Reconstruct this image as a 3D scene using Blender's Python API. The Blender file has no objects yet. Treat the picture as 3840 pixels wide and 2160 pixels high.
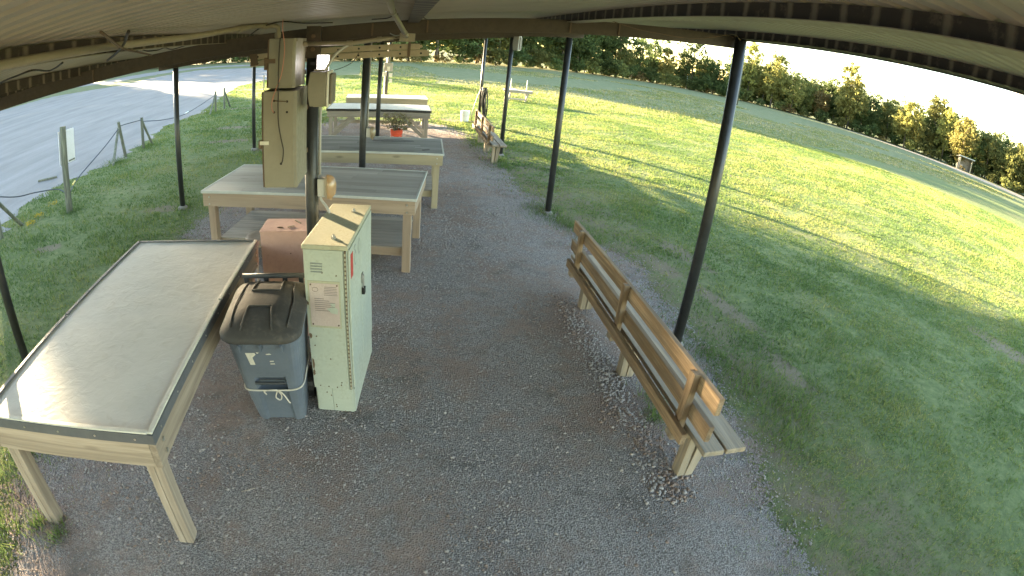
import bpy, bmesh, math, random
import numpy as np
from mathutils import Vector, Matrix, Euler

# ------------------------------------------------------------------ camera, world, sun, exposure
scene = bpy.context.scene
COL = scene.collection
R = math.radians

cam_data = bpy.data.cameras.new('camera')
cam = bpy.data.objects.new('camera', cam_data)
COL.objects.link(cam)
scene.camera = cam
cam_data.type = 'PANO'                                  # wide security lens with barrel distortion
cam_data.panorama_type = 'FISHEYE_LENS_POLYNOMIAL'
cam_data.sensor_fit = 'HORIZONTAL'
cam_data.sensor_width = 36.0
MM = 36.0 / 3.84
cam_data.fisheye_polynomial_k0 = 0.0
cam_data.fisheye_polynomial_k1 = -0.49748766 / MM
cam_data.fisheye_polynomial_k2 = 0.0
cam_data.fisheye_polynomial_k3 = -0.00106162 / MM ** 3
cam_data.fisheye_polynomial_k4 = 0.0
cam_data.fisheye_fov = R(180)
cam_data.clip_start = 0.02
cam_data.clip_end = 2000
cam.matrix_world = Matrix(((0.97438, -0.00409, -0.22489, 0.0),
                           (-0.20040, 0.43826, -0.87622, 0.0),
                           (0.10214, 0.89884, 0.42621, 2.44),
                           (0, 0, 0, 1)))

SUN_EL = R(8.0)
SUN_AZ = R(40.0)                                        # degrees left of +Y
world = bpy.data.worlds.new('World')
scene.world = world
world.use_nodes = True
wn = world.node_tree
wn.nodes.clear()
sky = wn.nodes.new('ShaderNodeTexSky')
sky.sky_type = 'NISHITA'
sky.sun_disc = False
sky.sun_elevation = SUN_EL
sky.sun_rotation = -SUN_AZ
sky.air_density = 1.0
sky.dust_density = 0.3
sky.ozone_density = 1.0
bg = wn.nodes.new('ShaderNodeBackground')
bg.inputs['Strength'].default_value = 0.085
wo = wn.nodes.new('ShaderNodeOutputWorld')
wn.links.new(sky.outputs[0], bg.inputs['Color'])
wn.links.new(bg.outputs[0], wo.inputs[0])

sun_data = bpy.data.lights.new('sun', 'SUN')
sun_data.energy = 5.0
sun_data.angle = R(0.5)
sun_data.color = (1.0, 0.82, 0.55)
sun = bpy.data.objects.new('sun', sun_data)
COL.objects.link(sun)
SD = Vector((-math.sin(SUN_AZ) * math.cos(SUN_EL), math.cos(SUN_AZ) * math.cos(SUN_EL), math.sin(SUN_EL)))
sun.rotation_euler = SD.to_track_quat('Z', 'Y').to_euler()

scene.view_settings.view_transform = 'Standard'
scene.view_settings.look = 'None'
scene.view_settings.exposure = 4.15
scene.view_settings.use_white_balance = True            # the camera's own balance for evening shade
scene.view_settings.white_balance_temperature = 7050
scene.view_settings.gamma = 1.0
scene.view_settings.use_curve_mapping = False
scene.render.engine = 'CYCLES'
scene.cycles.max_bounces = 8
scene.cycles.diffuse_bounces = 5
scene.cycles.glossy_bounces = 3
scene.cycles.transmission_bounces = 4
scene.cycles.transparent_max_bounces = 6
scene.cycles.sample_clamp_indirect = 6.0
scene.cycles.use_denoising = True

random.seed(7)
RNG = np.random.default_rng(11)

# ------------------------------------------------------------------ materials
class NT:
    def __init__(self, name):
        self.m = bpy.data.materials.new(name)
        self.m.use_nodes = True
        self.t = self.m.node_tree
        self.t.nodes.clear()
        self.out = self.n('ShaderNodeOutputMaterial')
    def n(self, typ, **kw):
        nd = self.t.nodes.new(typ)
        for k, v in kw.items():
            if k in nd.inputs.keys():
                nd.inputs[k].default_value = v
            else:
                setattr(nd, k, v)
        return nd
    def l(self, a, b):
        self.t.links.new(a, b)
    def coord(self, kind='Object', scale=(1, 1, 1), rnd=0.0):
        tc = self.n('ShaderNodeTexCoord')
        mp = self.n('ShaderNodeMapping')
        mp.inputs['Scale'].default_value = scale
        self.l(tc.outputs[kind], mp.inputs['Vector'])
        if rnd:
            oi = self.n('ShaderNodeObjectInfo')
            mu = self.n('ShaderNodeMath', operation='MULTIPLY')
            mu.inputs[1].default_value = rnd
            self.l(oi.outputs['Random'], mu.inputs[0])
            self.l(mu.outputs[0], mp.inputs['Location'])
        return mp.outputs[0]
    def noise(self, vec, scale, detail=4, rough=0.6, dist=0.0):
        nd = self.n('ShaderNodeTexNoise')
        nd.inputs['Scale'].default_value = scale
        nd.inputs['Detail'].default_value = detail
        nd.inputs['Roughness'].default_value = rough
        nd.inputs['Distortion'].default_value = dist
        self.l(vec, nd.inputs['Vector'])
        return nd.outputs['Fac']
    def ramp(self, fac, stops, interp='LINEAR'):
        nd = self.n('ShaderNodeValToRGB')
        cr = nd.color_ramp
        cr.interpolation = interp
        while len(cr.elements) < len(stops):
            cr.elements.new(0.5)
        for e, (p, c) in zip(cr.elements, stops):
            e.position = p
            e.color = (c, c, c, 1) if isinstance(c, (int, float)) else (*c, 1)
        self.l(fac, nd.inputs[0])
        return nd.outputs[0]
    def mix(self, fac, a, b, mode='MIX'):
        nd = self.n('ShaderNodeMix', data_type='RGBA', blend_type=mode)
        for sock, v in ((nd.inputs[0], fac), (nd.inputs[6], a), (nd.inputs[7], b)):
            if hasattr(v, 'links') or isinstance(v, bpy.types.NodeSocket):
                self.l(v, sock)
            elif isinstance(v, (int, float)):
                sock.default_value = v
            else:
                sock.default_value = (*v, 1)
        return nd.outputs[2]
    def math(self, op, a, b=None):
        nd = self.n('ShaderNodeMath', operation=op)
        for i, v in enumerate((a, b)):
            if v is None:
                continue
            if isinstance(v, (int, float)):
                nd.inputs[i].default_value = v
            else:
                self.l(v, nd.inputs[i])
        return nd.outputs[0]
    def bump(self, h, strength=0.3, dist=0.01):
        nd = self.n('ShaderNodeBump')
        nd.inputs['Strength'].default_value = strength
        nd.inputs['Distance'].default_value = dist
        self.l(h, nd.inputs['Height'])
        return nd.outputs[0]
    def pbr(self, color, rough=0.6, metal=0.0, normal=None, spec=0.4):
        b = self.n('ShaderNodeBsdfPrincipled')
        for k, v in (('Base Color', color), ('Roughness', rough)):
            if isinstance(v, (int, float)):
                b.inputs[k].default_value = v
            elif isinstance(v, tuple):
                b.inputs[k].default_value = (*v, 1)
            else:
                self.l(v, b.inputs[k])
        b.inputs['Metallic'].default_value = metal
        b.inputs['Specular IOR Level'].default_value = spec
        if normal is not None:
            self.l(normal, b.inputs['Normal'])
        self.l(b.outputs[0], self.out.inputs[0])
        return self.m

def tint(c, f):
    return tuple(max(0.0, x * f) for x in c)

def m_paint(name, c, rough=0.5, metal=0.0, dirt=0.35, dirtc=(0.09, 0.075, 0.06), scale=3.0, bump=0.08, spec=0.4):
    k = NT(name)
    v = k.coord('Object')
    n1 = k.noise(v, scale, 6, 0.65)
    n2 = k.noise(v, scale * 9, 5, 0.6)
    col = k.ramp(n1, [(0.3, tint(c, 0.86)), (0.7, tint(c, 1.1))])
    msk = k.math('MULTIPLY', k.ramp(k.math('ADD', k.math('MULTIPLY', n1, 0.6), k.math('MULTIPLY', n2, 0.4)),
                                    [(0.5, 0.0), (0.68, 1.0)]), dirt)
    col = k.mix(msk, col, dirtc)
    r = k.ramp(n2, [(0.3, rough - 0.08), (0.7, rough + 0.12)])
    return k.pbr(col, r, metal, k.bump(n2, bump, 0.004), spec)

def m_wood(name, c1, c2, axis, rough=0.75, grain=1.0, bump=0.35, grey=0.0):
    k = NT(name)
    s = [26.0, 26.0, 26.0]
    s[axis] = 1.1
    v = k.coord('Object', tuple(s), rnd=37.0)
    oi = k.n('ShaderNodeObjectInfo')
    g = k.noise(v, 1.0 * grain, 7, 0.7, 0.6)
    s2 = [4.0, 4.0, 4.0]
    s2[axis] = 0.8
    v2 = k.coord('Object', tuple(s2), rnd=19.0)
    big = k.noise(v2, 1.2, 4, 0.6)
    col = k.ramp(g, [(0.28, tint(c2, 0.75)), (0.45, c2), (0.62, c1), (0.8, tint(c1, 1.15))])
    col = k.mix(k.ramp(big, [(0.4, 0.0), (0.75, 0.55)]), col, tint(c2, 0.7))
    # knots
    s3 = [9.0, 9.0, 9.0]
    s3[axis] = 3.0
    v3 = k.coord('Object', tuple(s3), rnd=11.0)
    vo = k.n('ShaderNodeTexVoronoi')
    vo.inputs['Scale'].default_value = 0.55
    k.l(v3, vo.inputs['Vector'])
    kn = k.ramp(vo.outputs['Distance'], [(0.05, 1.0), (0.13, 0.0)])
    col = k.mix(k.math('MULTIPLY', kn, 0.55), col, tint(c2, 0.35))
    if grey:
        col = k.mix(k.math('MULTIPLY', k.ramp(k.noise(v2, 3.0, 5, 0.7), [(0.35, 0.2), (0.65, 1.0)]), grey), col, (0.30, 0.28, 0.25))
    bright = k.n('ShaderNodeHueSaturation')
    k.l(col, bright.inputs['Color'])
    k.l(k.math('ADD', k.math('MULTIPLY', oi.outputs['Random'], 0.35), 0.82), bright.inputs['Value'])
    return k.pbr(bright.outputs[0], rough, 0, k.bump(g, bump, 0.004), 0.25)

def woods(name, c1, c2, **kw):
    return [m_wood('%s_%s' % (name, a), c1, c2, i, **kw) for i, a in enumerate('xyz')]

M = {}
M['bench'] = woods('bench_wood', (0.335, 0.228, 0.13), (0.165, 0.106, 0.06), bump=0.7, grey=0.22)
M['bench_grey'] = woods('bench_grey_wood', (0.36, 0.27, 0.17), (0.20, 0.15, 0.10), grey=0.55, bump=0.5)
M['lumber'] = woods('pale_lumber', (0.375, 0.31, 0.25), (0.275, 0.222, 0.175), bump=0.25)
M['tan_paint'] = woods('tan_painted_wood', (0.335, 0.255, 0.19), (0.305, 0.23, 0.17), bump=0.12)
M['cream_paint'] = woods('cream_painted_wood', (0.38, 0.325, 0.225), (0.345, 0.292, 0.20), bump=0.12)
M['old_wood'] = woods('old_grey_wood', (0.36, 0.31, 0.25), (0.23, 0.19, 0.15), grey=0.5)
M['plank'] = woods('grey_plank', (0.41, 0.388, 0.362), (0.37, 0.35, 0.326), rough=0.55, bump=0.15)
M['plank_blue'] = woods('weathered_plank', (0.29, 0.288, 0.28), (0.205, 0.203, 0.20), rough=0.55, bump=0.25)
M['fence_post'] = woods('grey_post_wood', (0.20, 0.21, 0.16), (0.11, 0.115, 0.09))
M['trim'] = m_paint('grey_trim_paint', (0.42, 0.44, 0.43), 0.45, dirt=0.2)
M['white_trim'] = m_paint('white_trim_paint', (0.62, 0.60, 0.54), 0.5, dirt=0.3)
M['rubber'] = m_paint('dark_rubber_edge', (0.095, 0.10, 0.112), 0.55, dirt=0.3, dirtc=(0.16, 0.15, 0.14))
M['mint'] = m_paint('mint_cabinet_paint', (0.385, 0.415, 0.355), 0.45, dirt=0.6, dirtc=(0.23, 0.225, 0.165), scale=5.0)
M['mint_top'] = m_paint('dusty_cabinet_top', (0.38, 0.37, 0.27), 0.55, dirt=0.55, dirtc=(0.19, 0.16, 0.10), scale=7.0)
M['beige'] = m_paint('beige_enclosure_paint', (0.235, 0.215, 0.17), 0.5, dirt=0.15)
M['pvc'] = m_paint('beige_pipe', (0.29, 0.25, 0.19), 0.5, dirt=0.25)
M['grey_pvc'] = m_paint('grey_conduit', (0.40, 0.39, 0.37), 0.45, dirt=0.25)
M['pink'] = m_paint('salmon_box_paint', (0.58, 0.37, 0.33), 0.6, dirt=0.35, dirtc=(0.30, 0.16, 0.13))
M['post'] = m_paint('black_post_paint', (0.022, 0.024, 0.026), 0.38, dirt=0.5, dirtc=(0.055, 0.055, 0.055), scale=8, spec=0.5)
M['rafter'] = m_paint('rusty_brown_steel', (0.066, 0.048, 0.034), 0.6, dirt=0.7, dirtc=(0.04, 0.033, 0.028), scale=4)
M['dark_steel'] = m_paint('dark_steel', (0.05, 0.045, 0.042), 0.55, dirt=0.4)
M['bin'] = m_paint('blue_grey_bin_plastic', (0.115, 0.138, 0.175), 0.45, dirt=0.2, dirtc=(0.17, 0.16, 0.15), scale=5)
M['bin_lid'] = m_paint('dusty_black_lid', (0.05, 0.046, 0.043), 0.78, dirt=0.8, dirtc=(0.125, 0.108, 0.092), scale=3.2)
M['bin_dark'] = m_paint('dark_bin_recess', (0.035, 0.04, 0.048), 0.5, dirt=0.2)
M['sticker'] = m_paint('torn_white_sticker', (0.60, 0.57, 0.50), 0.6, dirt=0.4)
M['white'] = m_paint('white_plastic', (0.74, 0.74, 0.76), 0.4, dirt=0.12)
M['rope'] = m_paint('pale_rope', (0.52, 0.48, 0.42), 0.85, dirt=0.4)
M['dark_rope'] = m_paint('dark_rope', (0.06, 0.07, 0.085), 0.8)
M['yellow_tape'] = m_paint('yellow_tape', (0.62, 0.48, 0.12), 0.6)
M['black'] = m_paint('black_plastic', (0.012, 0.012, 0.013), 0.5, dirt=0.3)
M['cable'] = m_paint('dark_cable', (0.035, 0.028, 0.022), 0.6)
M['hose'] = m_paint('black_hose', (0.022, 0.022, 0.022), 0.35, spec=0.6)
M['red_cable'] = m_paint('salmon_cable', (0.46, 0.20, 0.15), 0.5, dirt=0.1)
M['orange'] = m_paint('orange_bucket_plastic', (0.62, 0.075, 0.03), 0.5, dirt=0.25)
M['rust'] = m_paint('rusty_metal', (0.13, 0.085, 0.055), 0.7, dirt=0.6)
M['zinc'] = m_paint('zinc_bolt', (0.45, 0.44, 0.42), 0.35, metal=0.8)
M['grille'] = m_paint('speaker_grille', (0.17, 0.15, 0.12), 0.7)
M['placard'] = m_paint('faded_pink_placard', (0.46, 0.37, 0.34), 0.55, dirt=0.45, dirtc=(0.28, 0.22, 0.20), scale=8)
M['ink'] = m_paint('faded_ink', (0.20, 0.17, 0.17), 0.6)
M['red_sticker'] = m_paint('red_sticker', (0.45, 0.05, 0.04), 0.5)
M['grey_sticker'] = m_paint('grey_sticker', (0.27, 0.29, 0.27), 0.5)
M['wood_ladder'] = m_paint('cream_ladder_rail', (0.37, 0.30, 0.21), 0.55, dirt=0.3)
M['tan_seat'] = m_paint('tan_plastic_seat', (0.40, 0.31, 0.24), 0.5)
M['green_wall'] = m_paint('pale_green_wall_metal', (0.20, 0.27, 0.23), 0.5)

def roof_material():
    k = NT('tan_roof_sheet')
    v = k.coord('Object', (0.4, 9.0, 1.0))
    n = k.noise(v, 1.4, 6, 0.7)
    v2 = k.coord('Object')
    n2 = k.noise(v2, 1.2, 3, 0.5)
    col = k.ramp(n, [(0.3, (0.35, 0.305, 0.245)), (0.7, (0.41, 0.36, 0.295))])
    col = k.mix(k.ramp(n2, [(0.45, 0.0), (0.8, 0.4)]), col, (0.31, 0.26, 0.18))
    return k.pbr(col, 0.55, 0, None, 0.35)
M['roof'] = roof_material()

def purlin_material():
    k = NT('stained_purlin_steel')
    tc = k.n('ShaderNodeTexCoord')
    sp = k.n('ShaderNodeSeparateXYZ')
    k.l(tc.outputs['Object'], sp.inputs[0])
    v2 = k.coord('Object', (1, 1, 1))
    n2 = k.noise(v2, 14, 5, 0.7)
    vo = k.n('ShaderNodeTexVoronoi', voronoi_dimensions='1D', feature='DISTANCE_TO_EDGE')
    vo.inputs['Scale'].default_value = 7.5
    k.l(k.math('ADD', sp.outputs[1], k.math('MULTIPLY', n2, 0.03)), vo.inputs['W'])
    f = k.ramp(vo.outputs['Distance'], [(0.05, 1.0), (0.16, 0.0)])
    f = k.math('MAXIMUM', k.math('MULTIPLY', f, 0.9), k.ramp(n2, [(0.55, 0.0), (0.72, 0.6)]))
    col = k.mix(f, (0.05, 0.04, 0.036), (0.20, 0.165, 0.125))
    return k.pbr(col, 0.65, 0, None, 0.3)
M['purlin'] = purlin_material()

def tabletop_material():
    k = NT('cream_vinyl_table_cover')
    v = k.coord('Object')
    n = k.noise(v, 3.0, 5, 0.6)
    n2 = k.noise(v, 11.0, 4, 0.55, 1.2)
    n3 = k.noise(v, 60.0, 3, 0.6)
    col = k.ramp(n, [(0.3, (0.55, 0.525, 0.485)), (0.7, (0.64, 0.615, 0.575))])
    col = k.mix(k.ramp(n2, [(0.58, 0.0), (0.75, 0.35)]), col, (0.44, 0.40, 0.33))
    h = k.math('ADD', k.math('MULTIPLY', n2, 1.0), k.math('MULTIPLY', n3, 0.12))
    return k.pbr(col, k.ramp(n, [(0.3, 0.52), (0.7, 0.65)]), 0, k.bump(h, 0.3, 0.012), 0.10)
M['vinyl'] = tabletop_material()

def leaf_material(name, c1, c2, c3, trans=0.45):
    k = NT(name)
    v = k.coord('Object')
    oi = k.n('ShaderNodeObjectInfo')
    n = k.noise(v, 0.75, 3, 0.6)
    n2 = k.noise(v, 6.0, 2, 0.6)
    f = k.math('ADD', k.math('MULTIPLY', n, 0.65), k.math('MULTIPLY', n2, 0.35))
    col = k.ramp(f, [(0.33, c1), (0.5, c2), (0.68, c3)])
    hs = k.n('ShaderNodeHueSaturation')
    k.l(col, hs.inputs['Color'])
    k.l(k.math('ADD', k.math('MULTIPLY', oi.outputs['Random'], 0.5), 0.75), hs.inputs['Value'])
    k.l(k.math('ADD', k.math('MULTIPLY', oi.outputs['Random'], 0.03), 0.492), hs.inputs['Hue'])
    d = k.n('ShaderNodeBsdfDiffuse')
    t = k.n('ShaderNodeBsdfTranslucent')
    k.l(hs.outputs[0], d.inputs[0])
    k.l(hs.outputs[0], t.inputs[0])
    mx = k.n('ShaderNodeMixShader')
    mx.inputs[0].default_value = trans
    k.l(d.outputs[0], mx.inputs[1])
    k.l(t.outputs[0], mx.inputs[2])
    k.l(mx.outputs[0], k.out.inputs[0])
    return k.m
M['leaf_dark'] = leaf_material('dark_oak_leaves', (0.055, 0.075, 0.032), (0.095, 0.125, 0.048), (0.145, 0.165, 0.062))
M['leaf_olive'] = leaf_material('olive_oak_leaves', (0.095, 0.105, 0.042), (0.16, 0.165, 0.06), (0.24, 0.225, 0.08))
M['leaf_gold'] = leaf_material('turning_oak_leaves', (0.145, 0.145, 0.05), (0.25, 0.235, 0.08), (0.35, 0.31, 0.115))
M['leaf_rust'] = leaf_material('rusty_oak_leaves', (0.12, 0.095, 0.045), (0.19, 0.135, 0.06), (0.26, 0.19, 0.085))
M['leaf_cedar'] = leaf_material('cedar_needles', (0.03, 0.05, 0.022), (0.05, 0.075, 0.03), (0.075, 0.095, 0.035), 0.2)
M['leaf_dry'] = leaf_material('dry_plant_leaves', (0.14, 0.13, 0.07), (0.24, 0.22, 0.12), (0.34, 0.30, 0.18), 0.3)
M['bark'] = woods('tree_bark', (0.15, 0.12, 0.09), (0.08, 0.065, 0.05), bump=0.5)[2]

def grass_material(name, stops, trans=0.35, pscale=0.35):
    k = NT(name)
    g = k.n('ShaderNodeNewGeometry')
    at = k.n('ShaderNodeAttribute')
    at.attribute_name = 'tone'
    n = k.noise(g.outputs['Position'], pscale, 4, 0.6)
    f = k.math('ADD', k.math('MULTIPLY', n, 0.5), k.math('MULTIPLY', at.outputs['Fac'], 0.5))
    col = k.ramp(f, stops)
    d = k.n('ShaderNodeBsdfDiffuse')
    t = k.n('ShaderNodeBsdfTranslucent')
    k.l(col, d.inputs[0])
    k.l(col, t.inputs[0])
    mx = k.n('ShaderNodeMixShader')
    mx.inputs[0].default_value = trans
    k.l(d.outputs[0], mx.inputs[1])
    k.l(t.outputs[0], mx.inputs[2])
    k.l(mx.outputs[0], k.out.inputs[0])
    return k.m
M['grass'] = grass_material('short_lawn_grass', [(0.25, (0.086, 0.142, 0.05)), (0.44, (0.144, 0.205, 0.064)), (0.60, (0.228, 0.252, 0.078)), (0.80, (0.35, 0.31, 0.15))])
M['dry_grass'] = grass_material('dry_tall_grass', [(0.3, (0.15, 0.19, 0.06)), (0.5, (0.25, 0.24, 0.10)), (0.7, (0.38, 0.33, 0.19))])

BARE = [(4.0, 6.1, 0.20, 0.55, 0.25), (3.72, 4.5, 0.13, 0.65, 0.15), (3.66, 3.2, 0.12, 0.40, 0.05), (3.4, 5.7, 0.18, 0.4, 0.2),
        (8.55, 2.9, 0.28, 0.75, 0.3), (9.05, 12.15, 0.35, 0.14, -0.5), (4.3, 13.7, 0.75, 0.3, -0.7), (9.8, 20.8, 0.85, 0.20, 0.1),
        (16.0, 24.4, 1.1, 0.22, -0.25), (22.5, 24.9, 1.9, 0.25, -0.5), (-5.0, 15.6, 0.7, 0.22, 0.1), (-4.4, 13.4, 0.6, 0.2, 0.2), (-5.7, 20.3, 1.0, 0.25, 0.1),
        (-3.7, 7.75, 0.3, 0.16, 0.0), (-3.1, 12.2, 0.22, 0.15, 0.0), (-5.0, 6.2, 0.2, 0.12, 0.3), (1.9, 17.4, 1.3, 0.35, -0.1),
        (2.5, 13.9, 0.35, 1.2, 0.1)]

def lawn_material():
    k = NT('lawn_ground')
    tc = k.n('ShaderNodeNewGeometry')
    P = tc.outputs['Position']
    n1 = k.noise(P, 0.11, 5, 0.65)
    n2 = k.noise(P, 0.7, 6, 0.7)
    n3 = k.noise(P, 9.0, 6, 0.75)
    n4 = k.noise(P, 60.0, 4, 0.7)
    green = k.ramp(n3, [(0.28, (0.08, 0.104, 0.05)), (0.5, (0.14, 0.17, 0.074)), (0.72, (0.215, 0.232, 0.104))])
    dry = k.ramp(n3, [(0.3, (0.15, 0.135, 0.065)), (0.7, (0.31, 0.275, 0.155))])
    f = k.ramp(k.math('ADD', k.math('MULTIPLY', n1, 0.5), k.math('MULTIPLY', n2, 0.5)), [(0.50, 0.0), (0.66, 0.75)])
    col = k.mix(f, green, dry)
    # far rough field is drier
    sx = k.n('ShaderNodeSeparateXYZ')
    k.l(P, sx.inputs[0])
    far = k.ramp(k.math('MULTIPLY', k.math('ADD', sx.outputs[1], k.math('MULTIPLY', n2, 16.0)), 0.01), [(0.29, 0.0), (0.42, 1.0)])
    far = k.math('MULTIPLY', far, k.ramp(n2, [(0.32, 0.35), (0.65, 0.95)]))
    roughf = k.ramp(k.noise(P, 1.6, 6, 0.7), [(0.3, (0.11, 0.13, 0.06)), (0.7, (0.25, 0.235, 0.15))])
    col = k.mix(far, col, roughf)
    # bare earth, worn patches with ragged edges
    dirtn = k.noise(P, 0.33, 6, 0.7, 0.8)
    dm = k.ramp(dirtn, [(0.68, 0.0), (0.74, 0.8)])
    dn = k.noise(P, 3.2, 6, 0.75)
    for bx, by, rx, ry, ro in BARE:
        mp = k.n('ShaderNodeMapping', vector_type='TEXTURE')
        mp.inputs['Location'].default_value = (bx, by, 0)
        mp.inputs['Rotation'].default_value = (0, 0, ro)
        mp.inputs['Scale'].default_value = (rx * 2.0, ry * 2.0, 1)
        k.l(P, mp.inputs['Vector'])
        gr = k.n('ShaderNodeTexGradient', gradient_type='SPHERICAL')
        k.l(mp.outputs[0], gr.inputs[0])
        e = k.ramp(k.math('ADD', gr.outputs[1], k.math('MULTIPLY', k.math('SUBTRACT', dn, 0.5), 1.5)), [(0.32, 0.0), (0.60, 0.85)])
        dm = k.math('MAXIMUM', dm, e)
    # thin worn fringe beside the gravel
    fr = k.ramp(k.math('MULTIPLY', sx.outputs[0], 0.1), [(0.20, 0.0), (0.25, 1.0), (0.31, 0.85), (0.42, 0.0)])
    fy = k.ramp(k.math('MULTIPLY', sx.outputs[1], 0.05), [(0.55, 1.0), (0.65, 0.0)])
    fr = k.math('MULTIPLY', k.math('MULTIPLY', fr, fy), k.ramp(k.noise(P, 1.7, 6, 0.75), [(0.40, 0.0), (0.58, 0.9)]))
    dm = k.math('MAXIMUM', dm, fr)
    col = k.mix(dm, col, k.ramp(n4, [(0.3, (0.16, 0.125, 0.09)), (0.7, (0.27, 0.212, 0.16))]))
    h = k.math('ADD', k.math('MULTIPLY', n3, 0.6), k.math('MULTIPLY', n4, 0.4))
    return k.pbr(col, 0.95, 0, k.bump(h, 0.8, 0.05), 0.05)
M['lawn'] = lawn_material()

def gravel_material():
    k = NT('purple_grey_gravel')
    tc = k.n('ShaderNodeNewGeometry')
    P = tc.outputs['Position']
    vo = k.n('ShaderNodeTexVoronoi')
    vo.inputs['Scale'].default_value = 92.0
    k.l(P, vo.inputs['Vector'])
    vo2 = k.n('ShaderNodeTexVoronoi')
    vo2.inputs['Scale'].default_value = 210.0
    k.l(P, vo2.inputs['Vector'])
    sep = k.n('ShaderNodeSeparateColor')
    k.l(vo.outputs['Color'], sep.inputs[0])
    stone = k.ramp(sep.outputs[0], [(0.1, (0.29, 0.255, 0.24)), (0.5, (0.355, 0.315, 0.298)), (0.9, (0.42, 0.378, 0.358))])
    edge = k.ramp(vo.outputs['Distance'], [(0.30, 1.0), (0.75, 0.5)])
    col = k.mix(1.0, stone, edge, 'MULTIPLY')
    n1 = k.noise(P, 0.8, 5, 0.65, 0.4)
    n2 = k.noise(P, 4.5, 5, 0.7)
    red = k.math('MULTIPLY', k.ramp(k.math('ADD', k.math('MULTIPLY', n1, 0.6), k.math('MULTIPLY', n2, 0.4)), [(0.46, 0.0), (0.57, 1.0)]), 0.85)
    col = k.mix(red, col, k.ramp(n2, [(0.3, (0.20, 0.14, 0.115)), (0.7, (0.33, 0.24, 0.20))]))
    dark = k.ramp(k.noise(P, 2.3, 4, 0.6), [(0.56, 0.0), (0.68, 0.6)])
    col = k.mix(dark, col, (0.135, 0.118, 0.105))
    h = k.math('ADD', k.math('MULTIPLY', vo.outputs['Distance'], -1.0), k.math('MULTIPLY', vo2.outputs['Distance'], -0.4))
    m = k.pbr(col, 0.9, 0, k.bump(h, 0.9, 0.013), 0.15)
    # stones thin out over the last half metre
    at = k.n('ShaderNodeAttribute')
    at.attribute_name = 'tone'
    e = k.math('ADD', k.math('MULTIPLY', at.outputs['Fac'], 2.6), k.math('ADD', k.math('MULTIPLY', k.math('SUBTRACT', k.noise(P, 2.2, 5, 0.7), 0.5), 2.2), k.math('MULTIPLY', k.math('SUBTRACT', k.noise(P, 38.0, 3, 0.7), 0.5), 2.0)))
    fac = k.ramp(e, [(0.0, 0.0), (0.06, 1.0)])
    tr = k.n('ShaderNodeBsdfTransparent')
    mx = k.n('ShaderNodeMixShader')
    bs = k.out.inputs[0].links[0].from_socket
    k.l(fac, mx.inputs[0])
    k.l(tr.outputs[0], mx.inputs[1])
    k.l(bs, mx.inputs[2])
    k.l(mx.outputs[0], k.out.inputs[0])
    return m
M['gravel'] = gravel_material()

def stone_material():
    k = NT('loose_gravel_stones')
    at = k.n('ShaderNodeAttribute')
    at.attribute_name = 'tone'
    col = k.ramp(at.outputs['Fac'], [(0.0, (0.25, 0.222, 0.21)), (0.45, (0.325, 0.287, 0.27)), (0.78, (0.37, 0.328, 0.308)),
                                     (0.86, (0.23, 0.165, 0.135)), (1.0, (0.29, 0.215, 0.18))])
    return k.pbr(col, 0.85, 0, None, 0.2)
M['stone'] = stone_material()

def road_material():
    k = NT('pale_caliche_road')
    tc = k.n('ShaderNodeNewGeometry')
    P = tc.outputs['Position']
    mp = k.n('ShaderNodeMapping')
    mp.inputs['Scale'].default_value = (1.6, 0.25, 1)
    k.l(P, mp.inputs['Vector'])
    n1 = k.noise(mp.outputs[0], 0.9, 6, 0.7)
    n2 = k.noise(P, 14.0, 6, 0.75)
    n3 = k.noise(P, 0.25, 4, 0.6)
    col = k.ramp(n1, [(0.3, (0.19, 0.176, 0.17)), (0.7, (0.31, 0.288, 0.278))])
    col = k.mix(k.ramp(n2, [(0.35, 0.5), (0.7, 0.0)]), col, (0.20, 0.185, 0.172))
    col = k.mix(k.ramp(n3, [(0.55, 0.0), (0.75, 0.5)]), col, (0.34, 0.285, 0.24))
    return k.pbr(col, 0.95, 0, k.bump(n2, 0.5, 0.02), 0.1)
M['road'] = road_material()

def lamp_material():
    k = NT('lit_floodlight_lens')
    e = k.n('ShaderNodeEmission')
    e.inputs[0].default_value = (1.0, 0.95, 1.0, 1)
    e.inputs[1].default_value = 1.1
    k.l(e.outputs[0], k.out.inputs[0])
    return k.m
M['lens'] = lamp_material()

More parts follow.
